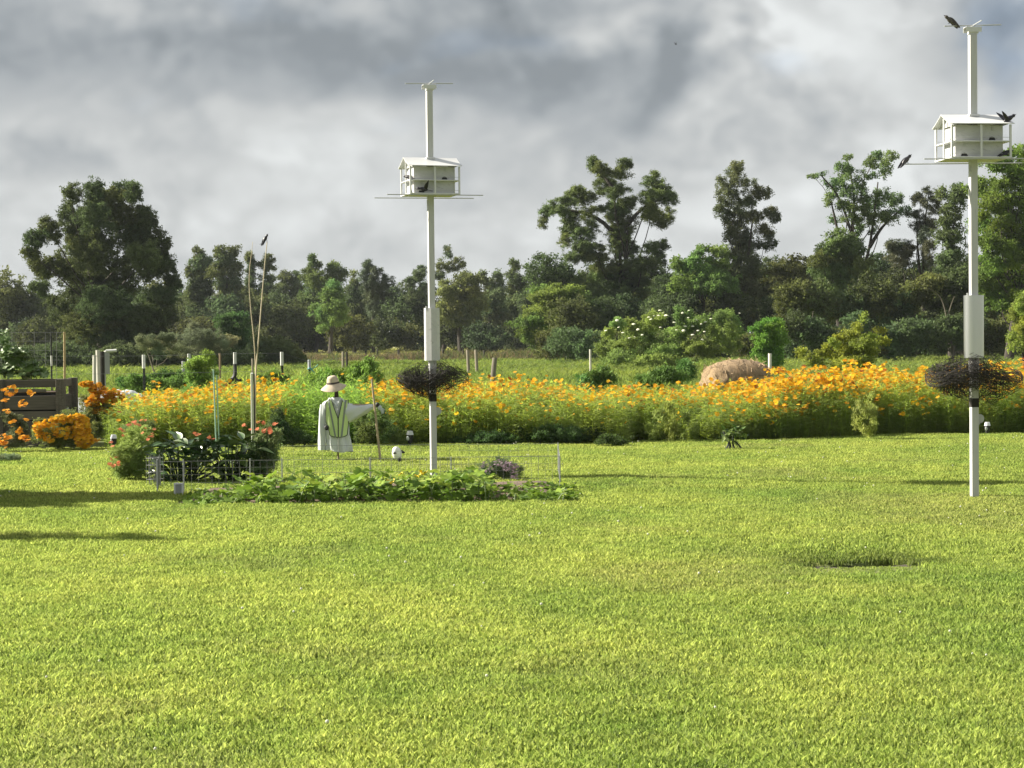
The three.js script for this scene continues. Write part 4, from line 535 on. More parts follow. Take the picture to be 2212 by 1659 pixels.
{
  const t = thing('flower_border', 'long border of knee-to-waist-high orange and yellow flowers along the far edge of the lawn', 'flower border', V(0, 0, 0));
  RNG = rngOf(61);
  const K = [[150, .15], [290, .25], [310, .85], [450, .85], [520, .75], [600, .75], [618, .06], [700, .02], [775, .05], [795, .8], [860, .5], [930, .45], [1000, .85], [1100, .8], [1150, .55], [1250, .45], [1350, .5], [1400, .4], [1500, .55], [1560, 1.1], [1700, 2], [1850, 2], [1980, 1.7], [2100, 1.3], [2212, 1.4], [2500, 1.4]];
  const TOP = [[150, .6], [300, .74], [400, .84], [600, .88], [640, .95], [780, .97], [800, .9], [900, .83], [1000, .86], [1120, .87], [1250, .78], [1400, .72], [1500, .7], [1600, .76], [1690, .88], [1800, .93], [2212, .93]];
  const look = (T, x) => { for (let i = 0; i + 1 < T.length; i++) if (x <= T[i + 1][0]) return lerp(T[i][1], T[i + 1][1], Math.max(0, (x - T[i][0]) / (T[i + 1][0] - T[i][0]))); return T.at(-1)[1]; };
  const sm = [], sc = [], bm = [], bc = [];
  for (let i = 0; i < 5200; i++) {
    const x = rnd(-7.2, 10.2), zf = bedZ(x) - .25 * Math.max(0, fbm(x * 1.7, 6, 2, 3) + .15), back = Math.pow(rnd(), 1.25) * 4.6, z = zf - .12 - back, px = CX + x * F / -z - 8; if (px < 236 || x > -z * .3 + .6) continue;
    if (px > 1335 && px < 1395 && back < .5) continue;
    const n = fbm(x * .8, 3, z * .8, 3), h = look(TOP, px) * (1 + n * .22) * (back < .3 ? rnd(.45, .95) : 1) * (rnd() < .1 ? rnd(1, 1.16) : rnd(.74, 1)), y0 = heightAt(x, z);
    sm.push(matrix(x, y0, z, rnd(6.283), rnd(.85, 1.2), h));
    const lite = fbm(x * 1.3, 9, z * 1.3, 3), v = rnd(.8, 1.2), k = Math.min(1, Math.max(0, .5 + lite * 1.6)), dull = px > 620 && px < 790 ? .8 : 1; sc.push(RGB(lerp(.24, .38, k) * v * dull, lerp(.34, .46, k) * v, lerp(.05, .07, k) * v));
    const dens = look(K, px) * (1 + n * 3.6) * (back < .5 ? .55 : 1.1), m = Math.floor(Math.max(0, dens) * 3.2 + rnd());
    let cx = 0, cz = 0, cd = 0; for (let j = 0; j < m; j++) { if (j % 3 === 0) { cx = gauss() * .16; cz = gauss() * .16; cd = Math.pow(rnd(), 2.2) * .18; } bm.push(new THREE.Matrix4().compose(V(x + cx + gauss() * .045, y0 + h * (1.0 - cd) + gauss() * .035, z + cz + gauss() * .045), tilt(.75), V(1, 1, 1).multiplyScalar(rnd(.85, 1.6)))); bc.push(orange()); }
  }
  inst('foliage', STEMS, M.stalk, sm, sc, t); inst('blossoms', BLOOM, M.petal, bm, bc, t);
  tag(t, null, null, null, 'stuff');
  // low leafy edging and a few paler weeds standing at the front of the border
  plant('low_shrub', 'low dark leafy shrub along the border front, right of the left birdhouse pole', 'shrub', { Z: 27.4, base: [1180, 0], spray: .11, color: [.028, .05, .014], trunk: 0, dens: .8, lobes: [[1060, 950, 50, 13], [1130, 944, 60, 19], [1200, 940, 60, 22], [1270, 943, 50, 18], [1320, 950, 40, 12], [1010, 953, 40, 10]] });
  plant('leafy_weed', 'pale-speckled leafy weeds between the scarecrow and the left birdhouse pole', 'plant', { Z: 27.3, base: [840, 0], spray: .09, color: [.06, .085, .024], trunk: 0, dens: .7, gap: -.1, lobes: [[800, 940, 26, 26], [835, 935, 22, 26], [780, 915, 18, 40], [865, 945, 20, 18], [815, 905, 18, 30]] });
  plant('leafy_weed', 'dark leafy weeds with white specks right of the coral flowers', 'plant', { Z: 27.2, base: [625, 0], spray: .09, color: [.03, .05, .016], trunk: 0, dens: .8, lobes: [[610, 935, 24, 28], [635, 945, 26, 18], [600, 910, 16, 24], [660, 952, 20, 10]] });
  plant('tall_weed', 'tall pale yellow-green weed clump at the front of the border left of the small shrub', 'plant', { Z: 28, base: [1430, 0], spray: .13, leaf: 'feather', tallSpray: 1.9, color: [.12, .15, .035], trunk: 0, gap: 0, dens: .35, lobes: [[1415, 935, 14, 20], [1450, 915, 18, 36], [1485, 920, 16, 30], [1430, 900, 14, 26]] });
  plant('tall_weed', 'thin pale weed with a light stalk in the border left of the right birdhouse pole', 'plant', { Z: 27.6, base: [1880, 0], spray: .12, leaf: 'feather', tallSpray: 1.8, color: [.12, .14, .035], trunk: .006, gap: .05, dens: .3, lobes: [[1870, 925, 22, 20], [1885, 890, 14, 34], [1860, 895, 16, 26]] });
  plant('tall_weed', 'feathery green weeds rising behind the scarecrow hat', 'plant', { Z: 31.5, base: [770, 0], spray: .2, leaf: 'feather', tallSpray: 1.8, color: [.08, .13, .022], trunk: 0, gap: -.2, lobes: [[660, 870, 40, 40], [700, 835, 34, 34], [760, 825, 36, 34], [790, 815, 30, 34], [740, 865, 50, 40], [640, 900, 40, 40], [790, 870, 30, 50]] });
  plant('tall_weed', 'darker green clump poking above the flowers left of the hay bale', 'plant', { Z: 35, base: [1450, 0], spray: .2, leaf: 'feather', tallSpray: 1.7, color: [.055, .1, .022], trunk: 0, lobes: [[1300, 815, 34, 16], [1280, 825, 30, 16], [1440, 812, 34, 14], [1480, 800, 26, 16], [1400, 825, 30, 10]] });
}
function bloomBush(name, label, o) {
  const t = plant(name, label, 'flower bush', { trunk: 0, spray: .15, leaf: 'feather', deep: .2, dens: .7, crownName: 'foliage', ...o }); RNG = rngOf(o.base[0] + 5);
  const m = [], c = [], s = o.tf?.[2] ?? 1, [ox, oy] = o.tf ?? [0, 0], pm = o.Z / F, g = o.bloomGeo ?? BLOOM;
  for (const [x, y, rx, ry, n] of o.blooms ?? o.lobes) { const ce = at(x * s + ox, y * s + oy, o.Z - (o.ahead ?? .22)).sub(t.position); const N = Math.round((n ?? 1) * o.n * rx * ry * s * s * pm * pm * 4200); for (let i = 0; i < N; i++) { const d = V(gauss(), gauss(), gauss()).normalize(), k = rnd(.6, 1.05); m.push(new THREE.Matrix4().compose(V(ce.x + d.x * rx * s * pm * k, Math.max(.04, ce.y + d.y * ry * s * pm * k), ce.z + Math.abs(d.z) * Math.min(rx, ry) * s * pm * k), tilt(.8), V(1, 1, 1).multiplyScalar((o.size ?? 1) * rnd(.8, 1.3)))); c.push((o.bloomColor ?? orange)()); } }
  inst('blossoms', g, M.petal, m, c, t); return t;
}
const LB = [0, 702.2, .1720];                                             // frame of the planter enlargement
bloomBush('flower_bush', 'golden-orange flower mound spilling onto the lawn right of the timber planter', { Z: 27.6, base: [950, 0], tf: LB, n: 1.7, size: 1.1, bloomColor: () => { const v = rnd(.75, 1.1); return RGB(.84 * v, lerp(.42, .54, rnd()) * v, .025 * v); }, color: [.085, .1, .03], lobes: [[700, 1280, 260, 130], [900, 1250, 170, 150], [1000, 1400, 170, 150], [600, 1420, 200, 110], [800, 1450, 220, 110]], blooms: [[960, 1180, 150, 60, 1.6], [1040, 1300, 110, 130, 1.9], [1060, 1450, 120, 100, 1.6], [780, 1180, 130, 50, 1], [820, 1340, 190, 90, .45], [640, 1400, 120, 70, .3], [620, 1240, 130, 60, .7], [480, 1290, 60, 70, 1.1], [1200, 1430, 60, 40, .6], [500, 1380, 80, 40, .6]] });
bloomBush('flower_bush', 'orange flower bush with dark foliage behind the golden mound', { Z: 30.5, base: [1250, 0], tf: LB, n: 2.3, size: 1.1, bloomColor: () => { const v = rnd(.65, 1.1); return RGB(.82 * v, lerp(.36, .48, rnd()) * v, .02 * v); }, color: [.075, .09, .03], lobes: [[1200, 1000, 190, 160], [1350, 1150, 230, 200], [1150, 1250, 200, 170], [1500, 1250, 190, 160], [1350, 1380, 260, 110]], blooms: [[1090, 740, 90, 40, 1.2], [1230, 800, 120, 70, 1], [1300, 920, 180, 70, 1], [1180, 980, 120, 50, .8], [1450, 900, 130, 90, 1], [1250, 1080, 130, 40, .6]] });
bloomBush('flower_bush', 'loose leggy flower bush with large yellow blooms in front of the timber planter', { Z: 27.2, base: [130, 0], tf: LB, n: .42, size: 1.35, gap: -.02, dens: .6, color: [.06, .07, .03], bloomColor: () => { const v = rnd(.75, 1.15); return RGB(.82 * v, .38 * v, .03 * v); }, lobes: [[90, 1450, 140, 110], [230, 1400, 140, 100], [100, 1200, 120, 120], [250, 1300, 100, 90]], blooms: [[130, 830, 110, 70, .9], [60, 930, 60, 40, .6], [280, 990, 60, 50, 1], [80, 1090, 70, 30, 1], [390, 870, 40, 50, 1], [170, 1230, 40, 50, 1], [330, 1180, 20, 30, 1], [60, 1430, 90, 80, 1], [230, 1340, 50, 40, 1], [335, 1420, 45, 50, 1.4], [270, 1390, 40, 50, .8], [40, 1500, 70, 50, .9]] });

// ---------------------------------------------------------------- timber planter, vines, mesh panel
const woodTex = makeTex(256, 256, (u, v) => { const g = tileNoise(u * 1, v, 6) * .25 + N3(u * 3, v * 60, 2) * .3 + N3(u * 9, v * 140, 4) * .22; const k = .85 + g; return [k, k * .98, k * .94]; });
const GW = [.135, .12, .1];
const greyWood = [1, .8, 1.2].map((k) => std(GW.map((q) => q * k), .95, { map: woodTex }));
{
  const base = ground(onGround(133, 962)), Z = -base.z, pm = Z / F, t = thing('timber_planter', 'weathered grey timber planter box at the left edge behind the yellow blooms', 'planter', base, .06), W = 1.9, H = 1.09, D = 1.1;
  for (const [x, z] of [[0, 0], [-.97, 0], [-W, 0], [0, -D], [-W, -D]]) part('post', box(.14, H, .11, x, H / 2 - .02, z, .008), greyWood[x ? 1 : 0], t);
  const rows = [[.02, .2], [.23, .17], [.42, .14], [.585, .22], [.94, .115]];
  rows.forEach(([y, h], i) => { for (const z of [-.045, -D + .045]) part('plank', box(W - .1, h, .04, -W / 2, y + h / 2, z + (i % 2 ? .008 : 0), .004), greyWood[i % 3], t); for (const x of [-.03, -W + .03]) part('plank', box(.04, h, D - .12, x, y + h / 2, -D / 2, .004), greyWood[(i + 1) % 3], t); });
  part('plank', box(.75, .05, .05, -.62, .885, -.01, .004), greyWood[2], t).rotation.z = -.015;
  part('liner', box(W - .16, .7, .02, -W / 2, .5, -.1), std([.02, .02, .02], .9), t);
  part('soil', box(W - .2, .05, D - .2, -W / 2, .84, -D / 2), M.soil, t);
}
const leafShape = (lobed) => { const n = 22, pos = [0, 0, 0], idx = []; for (let i = 0; i <= n; i++) { const a = i / n * 6.283, d = Math.abs(a - Math.PI) / Math.PI, r = .5 * (lobed ? .82 + .2 * Math.cos(a * 5) : .62 + .5 * Math.pow(Math.abs(Math.cos(a / 2)), 1.5)) * (d < .06 ? .35 : 1); pos.push(Math.cos(a) * r + .12, .1 * Math.abs(Math.sin(a)) * r + .05 * Math.sin(a * 5), Math.sin(a) * r); if (i) idx.push(0, i, i + 1); } const g = new THREE.BufferGeometry(); g.setAttribute('position', new THREE.Float32BufferAttribute(pos, 3)); g.setIndex(idx); g.computeVertexNormals(); return g; };
const longLeaf = (fold = .18) => { const rings = []; for (let i = 0; i <= 8; i++) { const u = i / 8, w = .23 * Math.sin(Math.pow(u, .8) * Math.PI) + .004, y = -.28 * u * u + .05 * Math.sin(u * 7) * .3; rings.push([V(u, y + w * fold, -w), V(u, y, -w * .4), V(u, y - .012, 0), V(u, y, w * .4), V(u, y + w * fold, w)]); } return skin(rings, false); };
const glossLeaf = (c, rough = .42) => new THREE.MeshPhysicalMaterial({ color: RGB(...c), roughness: rough, transmission: rough > .6 ? .4 : .25, specularIntensity: rough > .6 ? .25 : 1, thickness: 0, side: THREE.DoubleSide });
const LEAF_LOBED = leafShape(true), LEAF_LONG = longLeaf(), LEAF_LONG2 = longLeaf(.5);
{
  const p = at(50, 812, 29.6), t = thing('climbing_vine', 'leafy green climbing vine growing over the top of the timber planter', 'vine', V(p.x, p.y - .02, p.z)); RNG = rngOf(81);
  const mats = [[.13, .22, .04], [.085, .16, .03], [.17, .25, .08]].map((c) => glossLeaf(c, .5)), s = 29.6 / F;
  const blobs = [[10, 728, 12, 24, 22], [20, 762, 26, 28, 40], [45, 765, 26, 20, 32], [15, 798, 30, 20, 40], [60, 790, 30, 20, 40], [90, 804, 20, 12, 26], [50, 808, 50, 9, 34], [-30, 780, 40, 36, 40]];
  let n = 0; for (const [x, y, rx, ry, k] of blobs) for (let i = 0; i < k; i++) { const a = gauss(), b = gauss(), q = at(x + a * rx * .6, y + b * ry * .6, 29.6 + gauss() * .18).sub(t.position); const m = part('leaf', LEAF_LOBED, mats[n++ % 3], t); m.position.copy(q); m.scale.setScalar(rnd(.1, .19)); m.rotation.set(rnd(-.2, 1.1), rnd(6.28), rnd(-.7, .7)); }
  const stems = []; for (let i = 0; i < 10; i++) { const x = rnd(-10, 100), q = at(x, 818, 29.6).sub(t.position), e = at(x + rnd(-18, 12), rnd(725, 790), 29.6).sub(t.position); stems.push(limb([q, q.clone().lerp(e, .5).add(V(rnd(-.05, .05), 0, rnd(-.1, .1))), e], .008, .004, 5, 8)); } part('stem', stems, std([.08, .12, .04], .8), t);
}
{
  const Z = 31.2, g0 = at(-60, 818, Z), base = ground(V(at(139, 800, Z).x, 0, -Z)), t = thing('trellis', 'tall welded wire trellis with a yellow wooden end stake behind the timber planter', 'trellis', base), s = Z / F, P = (x, y) => at(x, y, Z).sub(base);
  const w = []; for (const y of [718, 737, 757, 778, 800]) w.push(rod(P(-80, y), P(138, y), .0035, .0035, 5)); for (let x = -70; x < 130; x += 24) w.push(rod(P(x, 718), P(x + 1, 850), .0035, .0035, 5)); part('wires', w, M.wire, t).userData.kind = 'stuff';
  part('end_stake', rod(V(P(140, 900).x, 0, 0), P(139, 717), .023, .02, 6), std([.4, .31, .16], .85), t);
  part('thin_post', rod(V(P(114, 900).x, 0, .03), P(111, 718).add(V(0, 0, .03)), .016, .014, 6), M.tPost, t);
  part('post_tip', rod(P(112.5, 790).add(V(0, 0, .03)), P(112, 768).add(V(0, 0, .03)), .018, .018, 6), M.tip, t);
}
{ // white row cover
  const Z = 33, a = at(146, 900, Z), b = at(372, 900, Z), t = thing('row_cover', 'crumpled white plastic row cover lying behind the orange flower bush', 'row cover', V((a.x + b.x) / 2, heightAt((a.x + b.x) / 2, -Z), -Z)), L = b.x - a.x, rings = [];
  for (let i = 0; i <= 44; i++) { const x = -L / 2 + L * i / 44, r = []; for (let j = 0; j <= 16; j++) { const q = j / 16 * Math.PI, k = 1 + .1 * fbm(i * .2, j * .4, 3, 3) + .012 * Math.sin(i * 2.1); r.push(V(x, Math.sin(q) * .68 * k * (1 - .1 * Math.sin(i * .2)), Math.cos(q) * .5 * k)); } rings.push(r); }
  part('sheet', skin(rings, false), std([.6, .62, .63], .5), t);
  const hoops = []; for (const x of [-.9, -.3, .3, .9]) hoops.push(new THREE.TorusGeometry(.5, .01, 6, 18, Math.PI).scale(1, 1.25, 1).rotateY(Math.PI / 2).translate(x, 0, 0)); part('hoop', hoops, M.grey, t);
}

// ---------------------------------------------------------------- posts
const tGeo = { blade: null };
function tPost(label, px, pyTop, Z, opt = {}) {
  const top = at(px, pyTop, Z), base = ground(V(top.x + (opt.lean ?? 0), 0, -Z)), H = top.y - base.y, t = thing('metal_post', label, 'fence post', base, opt.turn ?? .4, 'black metal fence posts with pale tips');
  const tip = opt.tip ?? .26; part('shaft', [box(.012, H - tip, .042, 0, (H - tip) / 2 - .03, 0), box(.045, H - tip, .007, 0, (H - tip) / 2 - .03, .022)], M.tPost, t);
  part('tip', box(.056, tip, .05, 0, H - tip / 2 - .03, .006, .006), opt.tipMat ?? M.tip, t); return t;
}
tPost('black metal post with a white tip in front of the white row cover', 310, 763, 34.5);
tPost('grey-tipped short black metal post beside the leafy plant under the grey bushes', 395.5, 777, 38, { tip: .22, tipMat: M.grey });
tPost('black metal post with a dull white tip just right of the short grey-tipped post', 408, 761, 36.5, { tipMat: std([.55, .57, .52], .6) });
tPost('white-tipped black metal post with a dark strap hanging down, left of the bamboo', 507, 758, 36, { tip: .24 });
tPost('black metal post with a bright white tip right of the bamboo canes', 608.5, 757, 34.5);
const tp = tPost('black metal post with a grey tip and a teal ribbon, left of the scarecrow hat', 668, 774, 37, { tip: .2, tipMat: std([.4, .42, .46], .6) });
{ RNG = rngOf(91); const q = tp, y = at(668, 798, 37).y - q.position.y; part('ribbon', [limb([V(-.05, y, .03), V(0, y + .03, .05), V(.06, y - .02, .03), V(.02, y - .06, .05), V(-.05, y - .03, .03)], .012, .008, 5, 12), limb([V(.02, y, .04), V(.12, y + .05, .04), V(.17, y + .1, .03)], .01, .006, 5, 6), limb([V(0, y, .04), V(.08, y - .05, .05), V(.1, y - .12, .03)], .01, .006, 5, 6)], std([.12, .4, .38], .6), q); }
{ const g = at(507, 790, 35.6), t = thing('black_strap', 'dark rubber hose drooping from the white-tipped post left of the bamboo', 'hose', V(g.x, g.y, g.z)); const P = (x, y) => at(x, y, 35.6).sub(t.position); part('hose', [limb([P(507, 786), P(508, 800), P(506, 814), P(494, 826), P(484, 842), P(476, 870)], .035, .05, 8, 14), limb([P(506, 814), P(516, 822), P(524, 818)], .02, .028, 6, 8), limb([P(500, 838), P(515, 836), P(530, 840)], .014, .014, 5, 6)], M.dark, t); }
function woodPost(label, top, bot, r, mat, group) { const b = ground(onGround(...bot)), e = at(top[0], top[1], -b.z).sub(b), t = thing('wooden_post', label, 'fence post', b, 0, group); part('post', limb([V(0, -.1, 0), e.clone().multiplyScalar(.5), e], r, r * .9, 9, 6), mat, t); part('post_top', new THREE.CylinderGeometry(r * .88, r * .9, .015, 9).translate(e.x, e.y, e.z), mat, t); return t; }
const pw = std([.24, .21, .16], .95), pd = std([.03, .026, .022], .95), pp = std([.5, .48, .42], .8);
woodPost('short pale wooden post left of its taller neighbour by the bent white pipe', [204, 768], [204, 893], .045, pp);
woodPost('slender pale wooden post leaning against the dark trunk-like post', [211, 757], [215, 892], .05, pp);
woodPost('thick dark post beside the bent white pipe', [221, 760], [222, 890], .09, pd);
woodPost('reddish wooden stake right of the low leafy plant, before the bamboo', [475, 764], [475.5, 893], .03, std([.3, .22, .14], .9));
woodPost('slim yellow-tipped stake standing in the low leafy plant', [459, 759], [459, 893], .022, std([.25, .26, .12], .9));
woodPost('slim stake just left of the bamboo canes', [545.5, 775], [547, 893], .025, pw);
woodPost('pale split wooden post with a dark brace right of the scarecrow hat', [741, 760], [741.5, 801], .075, pw);
woodPost('dark brace post touching the pale split post', [749, 760], [750, 801], .06, pd);
woodPost('grey wooden post right of the left birdhouse baffle', [1010, 756], [1013, 817], .07, pw);
woodPost('second grey wooden post right of the left birdhouse baffle', [1028, 756], [1031, 817], .07, pw);
woodPost('thick leaning weathered post at the edge of the orange flowers', [1069, 773], [1062, 842], .085, std([.17, .15, .12], .95));
woodPost('slim white post between the leaning post and the hay bale', [1275, 755], [1276, 820], .045, pp);
woodPost('white post directly right of the hay bale', [1663, 764], [1663, 838], .06, std([.66, .63, .55], .8));
for (const [x, y0, y1, l] of [[715, 754, 774, 'thin dark field post above the scarecrow stake'], [656, 756, 776, 'thin dark field post at the left end of the pale meadow'], [815, 754, 771, 'thin dark field post in the pale meadow left of the birdhouse baffle'], [790, 755, 769, 'slightly tilted dark field post in the middle of the pale meadow'], [861, 755, 779, 'dark field post at the brown strip left of the birdhouse baffle'], [957, 755, 778, 'dark field post just right of the birdhouse baffle'], [1000, 757, 776, 'dark field post left of the pair of grey posts'], [1046, 757, 779, 'dark field post right of the pair of grey posts']]) woodPost(l, [x + .5, y0], [x, y1], .09, pd, 'thin field posts');
{ const Z = 37, b = ground(onGround(229, 890)), P = (x, y) => at(x, y, -b.z).sub(b), t = thing('bent_pipe', 'white plastic pipe bent at the top into an arm beside the dark post', 'pipe', b); part('pipe', limb([V(P(226, 890).x, -.05, 0), P(225, 800), P(222.5, 775), P(225, 762), P(232, 758.5)], .03, .032, 8, 22), std([.5, .5, .47], .6), t); part('arm', limb([P(229, 758.5), P(240, 758), P(252, 757)], .038, .036, 8, 6), M.tip, t); part('sheet', box(.12, .5, .01, P(232, 790).x, P(232, 785).y, .02), std([.3, .31, .3], .6), t); }
{ const pts = [[-40, 766], [310, 765], [408, 763], [507, 760], [608, 759], [668, 777], [741, 770]].map(([x, y]) => at(x, y + 4, 35.5)); const t = thing('fence_wire', 'thin wire strung along the metal posts at the back of the garden', 'fence wire', pts[0].clone()); part('strand', pts.slice(1).map((p, i) => rod(pts[i].clone().sub(t.position), p.clone().sub(t.position), .003, .003, 5)), M.wire, t); part('strand', pts.slice(1).map((p, i) => rod(pts[i].clone().sub(t.position).add(V(0, -.35, 0)), p.clone().sub(t.position).add(V(0, -.35, 0)), .003, .003, 5)), M.wire, t); }
plant('leafy_climber', 'leafy bright green plant climbing the thin stakes behind the flowers', 'plant', { Z: 36, base: [440, 0], spray: .16, color: [.085, .13, .025], trunk: .01, gap: -.1, lobes: [[445, 770, 16, 12], [425, 785, 16, 16], [448, 790, 16, 14], [415, 805, 22, 14], [440, 815, 24, 16], [430, 840, 34, 26], [455, 800, 12, 14]] });
plant('garden_plant', 'dark green bushy plants behind the flowers under the grey bushes', 'plant', { Z: 38, base: [350, 0], spray: .18, color: [.045, .085, .02], trunk: 0, lobes: [[300, 822, 30, 12], [345, 818, 30, 14], [380, 825, 26, 14], [330, 835, 40, 14], [270, 826, 24, 10], [395, 815, 14, 16]] });
plant('garden_plant', 'leafy vegetable plant round the foot of the bright white-tipped post', 'plant', { Z: 34, base: [600, 0], spray: .15, color: [.06, .1, .022], trunk: 0, gap: -.1, lobes: [[590, 815, 20, 14], [615, 825, 16, 20], [570, 825, 24, 16], [600, 850, 26, 20]] });
{ const pts = at(345, 770, 60), s = plant('bare_shrub', 'grey half-bare shrub with a pale stem behind the row cover', 'shrub', { Z: 58, base: [345, 0], spray: .24, leaf: 'fine', color: [.07, .085, .045], gap: .05, trunk: .05, bark: M.barkPale, lobes: [[310, 740, 30, 14], [345, 735, 30, 16], [375, 745, 24, 12], [345, 760, 18, 14]] }); }

// ---------------------------------------------------------------- garden plot: soil, wire fence, squash row, big-leaved plants
{
  const x0 = plotA.x, x1 = plotB.x, pos = [], idx = [], nx = 70, nz = 16; for (let j = 0; j <= nz; j++) for (let i = 0; i <= nx; i++) { const u = i / nx, v = j / nz, z = lerp(-18.12, -20.3, v) + .1 * N3(u * 9, v * 3, 2), x = lerp(x0 + .05, x1 - .1, u) + .1 * N3(u * 3, v * 6, 7), e = Math.min(1, Math.min(u, 1 - u) * 16, Math.min(v, 1 - v) * 7); pos.push(x, heightAt(x, z) - .02 + e * (.03 + .05 * fbm(x * 2.5, 1, z * 2.5, 4) + .05 * Math.sin(v * Math.PI)), z); } for (let j = 0; j < nz; j++) for (let i = 0; i < nx; i++) { const a = j * (nx + 1) + i; idx.push(a, a + 1, a + nx + 1, a + 1, a + nx + 2, a + nx + 1); }
  const g = new THREE.BufferGeometry(); g.setAttribute('position', new THREE.Float32BufferAttribute(pos, 3)); g.setAttribute('uv', new THREE.Float32BufferAttribute(pos.filter((_, i) => i % 3 !== 1), 2)); g.setIndex(idx); g.computeVertexNormals();
  tag(part('garden_soil', g, std([.16, .115, .08], 1, { map: makeTex(256, 256, (u, v) => { const k = .8 + tileNoise(u, v, 12) * .4 + tileNoise(u, v, 60, 3) * .5; return [k, k * .97, k * .93]; }) }), scene), 'bare brown soil of the garden plot under the squash row', 'soil', null, 'structure');
}
{
  RNG = rngOf(101); const base = ground(V((plotA.x + plotB.x) / 2, 0, -18.7)), t = thing('squash_row', 'row of big-leaved squash plants with yellow flowers at the front of the garden plot', 'squash row', base);
  const mats = [[.25, .37, .045], [.17, .28, .035], [.34, .44, .07], [.12, .21, .028]].map((c) => glossLeaf(c, .92)), stems = []; let leaves = 0;
  const H = (px) => px < 470 ? .08 : px < 520 ? .14 : px < 1060 ? .235 : px < 1150 ? .12 : .11, D = (px) => px < 500 ? .7 : px < 1060 ? 1 : px < 1110 ? .5 : px > 1140 ? .6 : .35;
  while (leaves < 292) {
    const px = rnd(415, 1248); if (rnd() > D(px)) continue; const z = -lerp(17.92, 19.4, Math.pow(rnd(), 1.4)), w = at(px, 1080, -z), y0 = heightAt(w.x, z), h = H(px) * rnd(.3, 1.05), foot = V(w.x + rnd(-.12, .12), y0, z + rnd(-.1, .1)).sub(base), top = V(w.x, y0 + h, z).sub(base);
    const m = part('leaf', LEAF_LOBED, mats[leaves % 4], t); leaves++; m.position.copy(top); m.scale.setScalar(rnd(.11, .22) * (H(px) < .2 ? .75 : 1)); m.rotation.order = 'YXZ'; m.rotation.set(rnd(-.5, .55), rnd(6.283), rnd(-.45, .45));
    if (leaves % 2) stems.push(limb([foot, foot.clone().lerp(top, .6).add(V(0, .04, 0)), top], .007, .005, 5, 5));
  }
  const low = []; for (let i = 0; i < 900; i++) { const px = rnd(405, 1244); if (rnd() > D(px) * .9) continue; const z = -rnd(17.9, 19.2), w = at(px, 1080, -z), g = LEAF_LOBED.clone().scale(1, 1, 1).applyMatrix4(new THREE.Matrix4().compose(V(w.x, heightAt(w.x, z) + H(px) * rnd(.08, .5), z).sub(base), new THREE.Quaternion().setFromEuler(new THREE.Euler(rnd(-.7, .9), rnd(6.283), rnd(-.7, .7))), V(1, 1, 1).multiplyScalar(rnd(.08, .17)))); low.push(g); }
  part('lower_leaves', low, glossLeaf([.15, .24, .032], .92), t).userData.kind = 'stuff';
  part('stalks', stems, std([.13, .18, .06], .7), t);
  const fl = blossomGeo(5, .055, 1.1); for (const [px, py] of [[868, 1030], [914, 1028], [905, 1032], [845, 1046]]) { const f = part('squash_flower', fl, std([.8, .58, .02], .7), t); f.position.copy(at(px, py, 18.6).sub(base)); f.rotation.set(rnd(-.4, .8), rnd(6), rnd(-.5, .5)); f.scale.setScalar(rnd(.6, .85)); }
}
function bigLeafClump(label, px, py, w, h, n, seed, cols, tilt0 = 0) {
  RNG = rngOf(seed); const base = ground(onGround(px, py)), s = -base.z / F, t = thing('broadleaf_plant', label, 'plant', base), mats = cols.map((c) => glossLeaf(c, .35)), stems = [];
  for (let i = 0; i < n; i++) { const a = rnd(6.283), r = Math.sqrt(rnd()) * w * s / 2, y = h * s * (.07 + .93 * Math.pow(rnd(), .8)) * (1 - .25 * Math.pow(r / (w * s / 2), 2)), p = V(Math.cos(a) * r, y, Math.sin(a) * r * .7); const m = part('leaf', i % 2 ? LEAF_LONG : LEAF_LONG2, mats[i % mats.length], t); m.position.copy(p); m.rotation.order = 'YZX'; m.rotation.set(rnd(-.5, .5), rnd(6.283), rnd(-.2, .8)); m.scale.setScalar(rnd(.13, .25)); if (i % 4 === 0) stems.push(limb([V(p.x * .35, 0, p.z * .35), V(p.x * .7, y * .6, p.z * .7), p], .012, .006, 5, 6)); }
  part('stem', stems, std([.05, .08, .03], .7), t); return t;
}
bigLeafClump('dense dark glossy broadleaf clump behind the left end of the wire fence', 392, 1042, 140, 104, 150, 111, [[.045, .09, .03], [.065, .13, .04], [.1, .16, .05], [.035, .075, .025]]);
bigLeafClump('brighter broadleaf clump between the dark clump and the feathery coral-flowered plant', 502, 1040, 125, 100, 130, 112, [[.065, .13, .035], [.11, .18, .045], [.05, .095, .03], [.14, .21, .06]]);
const coral = () => { const v = rnd(.75, 1.15); return RGB(.74 * v, .25 * v, .13 * v); };
const ZIN = blossomGeo(11, .024, .35);
bloomBush('coral_flower_bush', 'light green bush with small coral flowers left of the dark broadleaf clump', { Z: 21.3, base: [275, 0], n: .27, bloomGeo: ZIN, bloomColor: coral, spray: .11, color: [.11, .15, .04], gap: -.1, lobes: [[285, 985, 38, 40], [262, 1000, 24, 34], [300, 950, 26, 34], [285, 1015, 34, 24], [310, 1000, 20, 36]], blooms: [[245, 998, 16, 10, 1.4], [262, 1002, 10, 8, .8], [300, 925, 18, 12, .7], [246, 960, 8, 8, 1.4], [320, 950, 14, 16, .4], [240, 1040, 8, 5, .5]] });
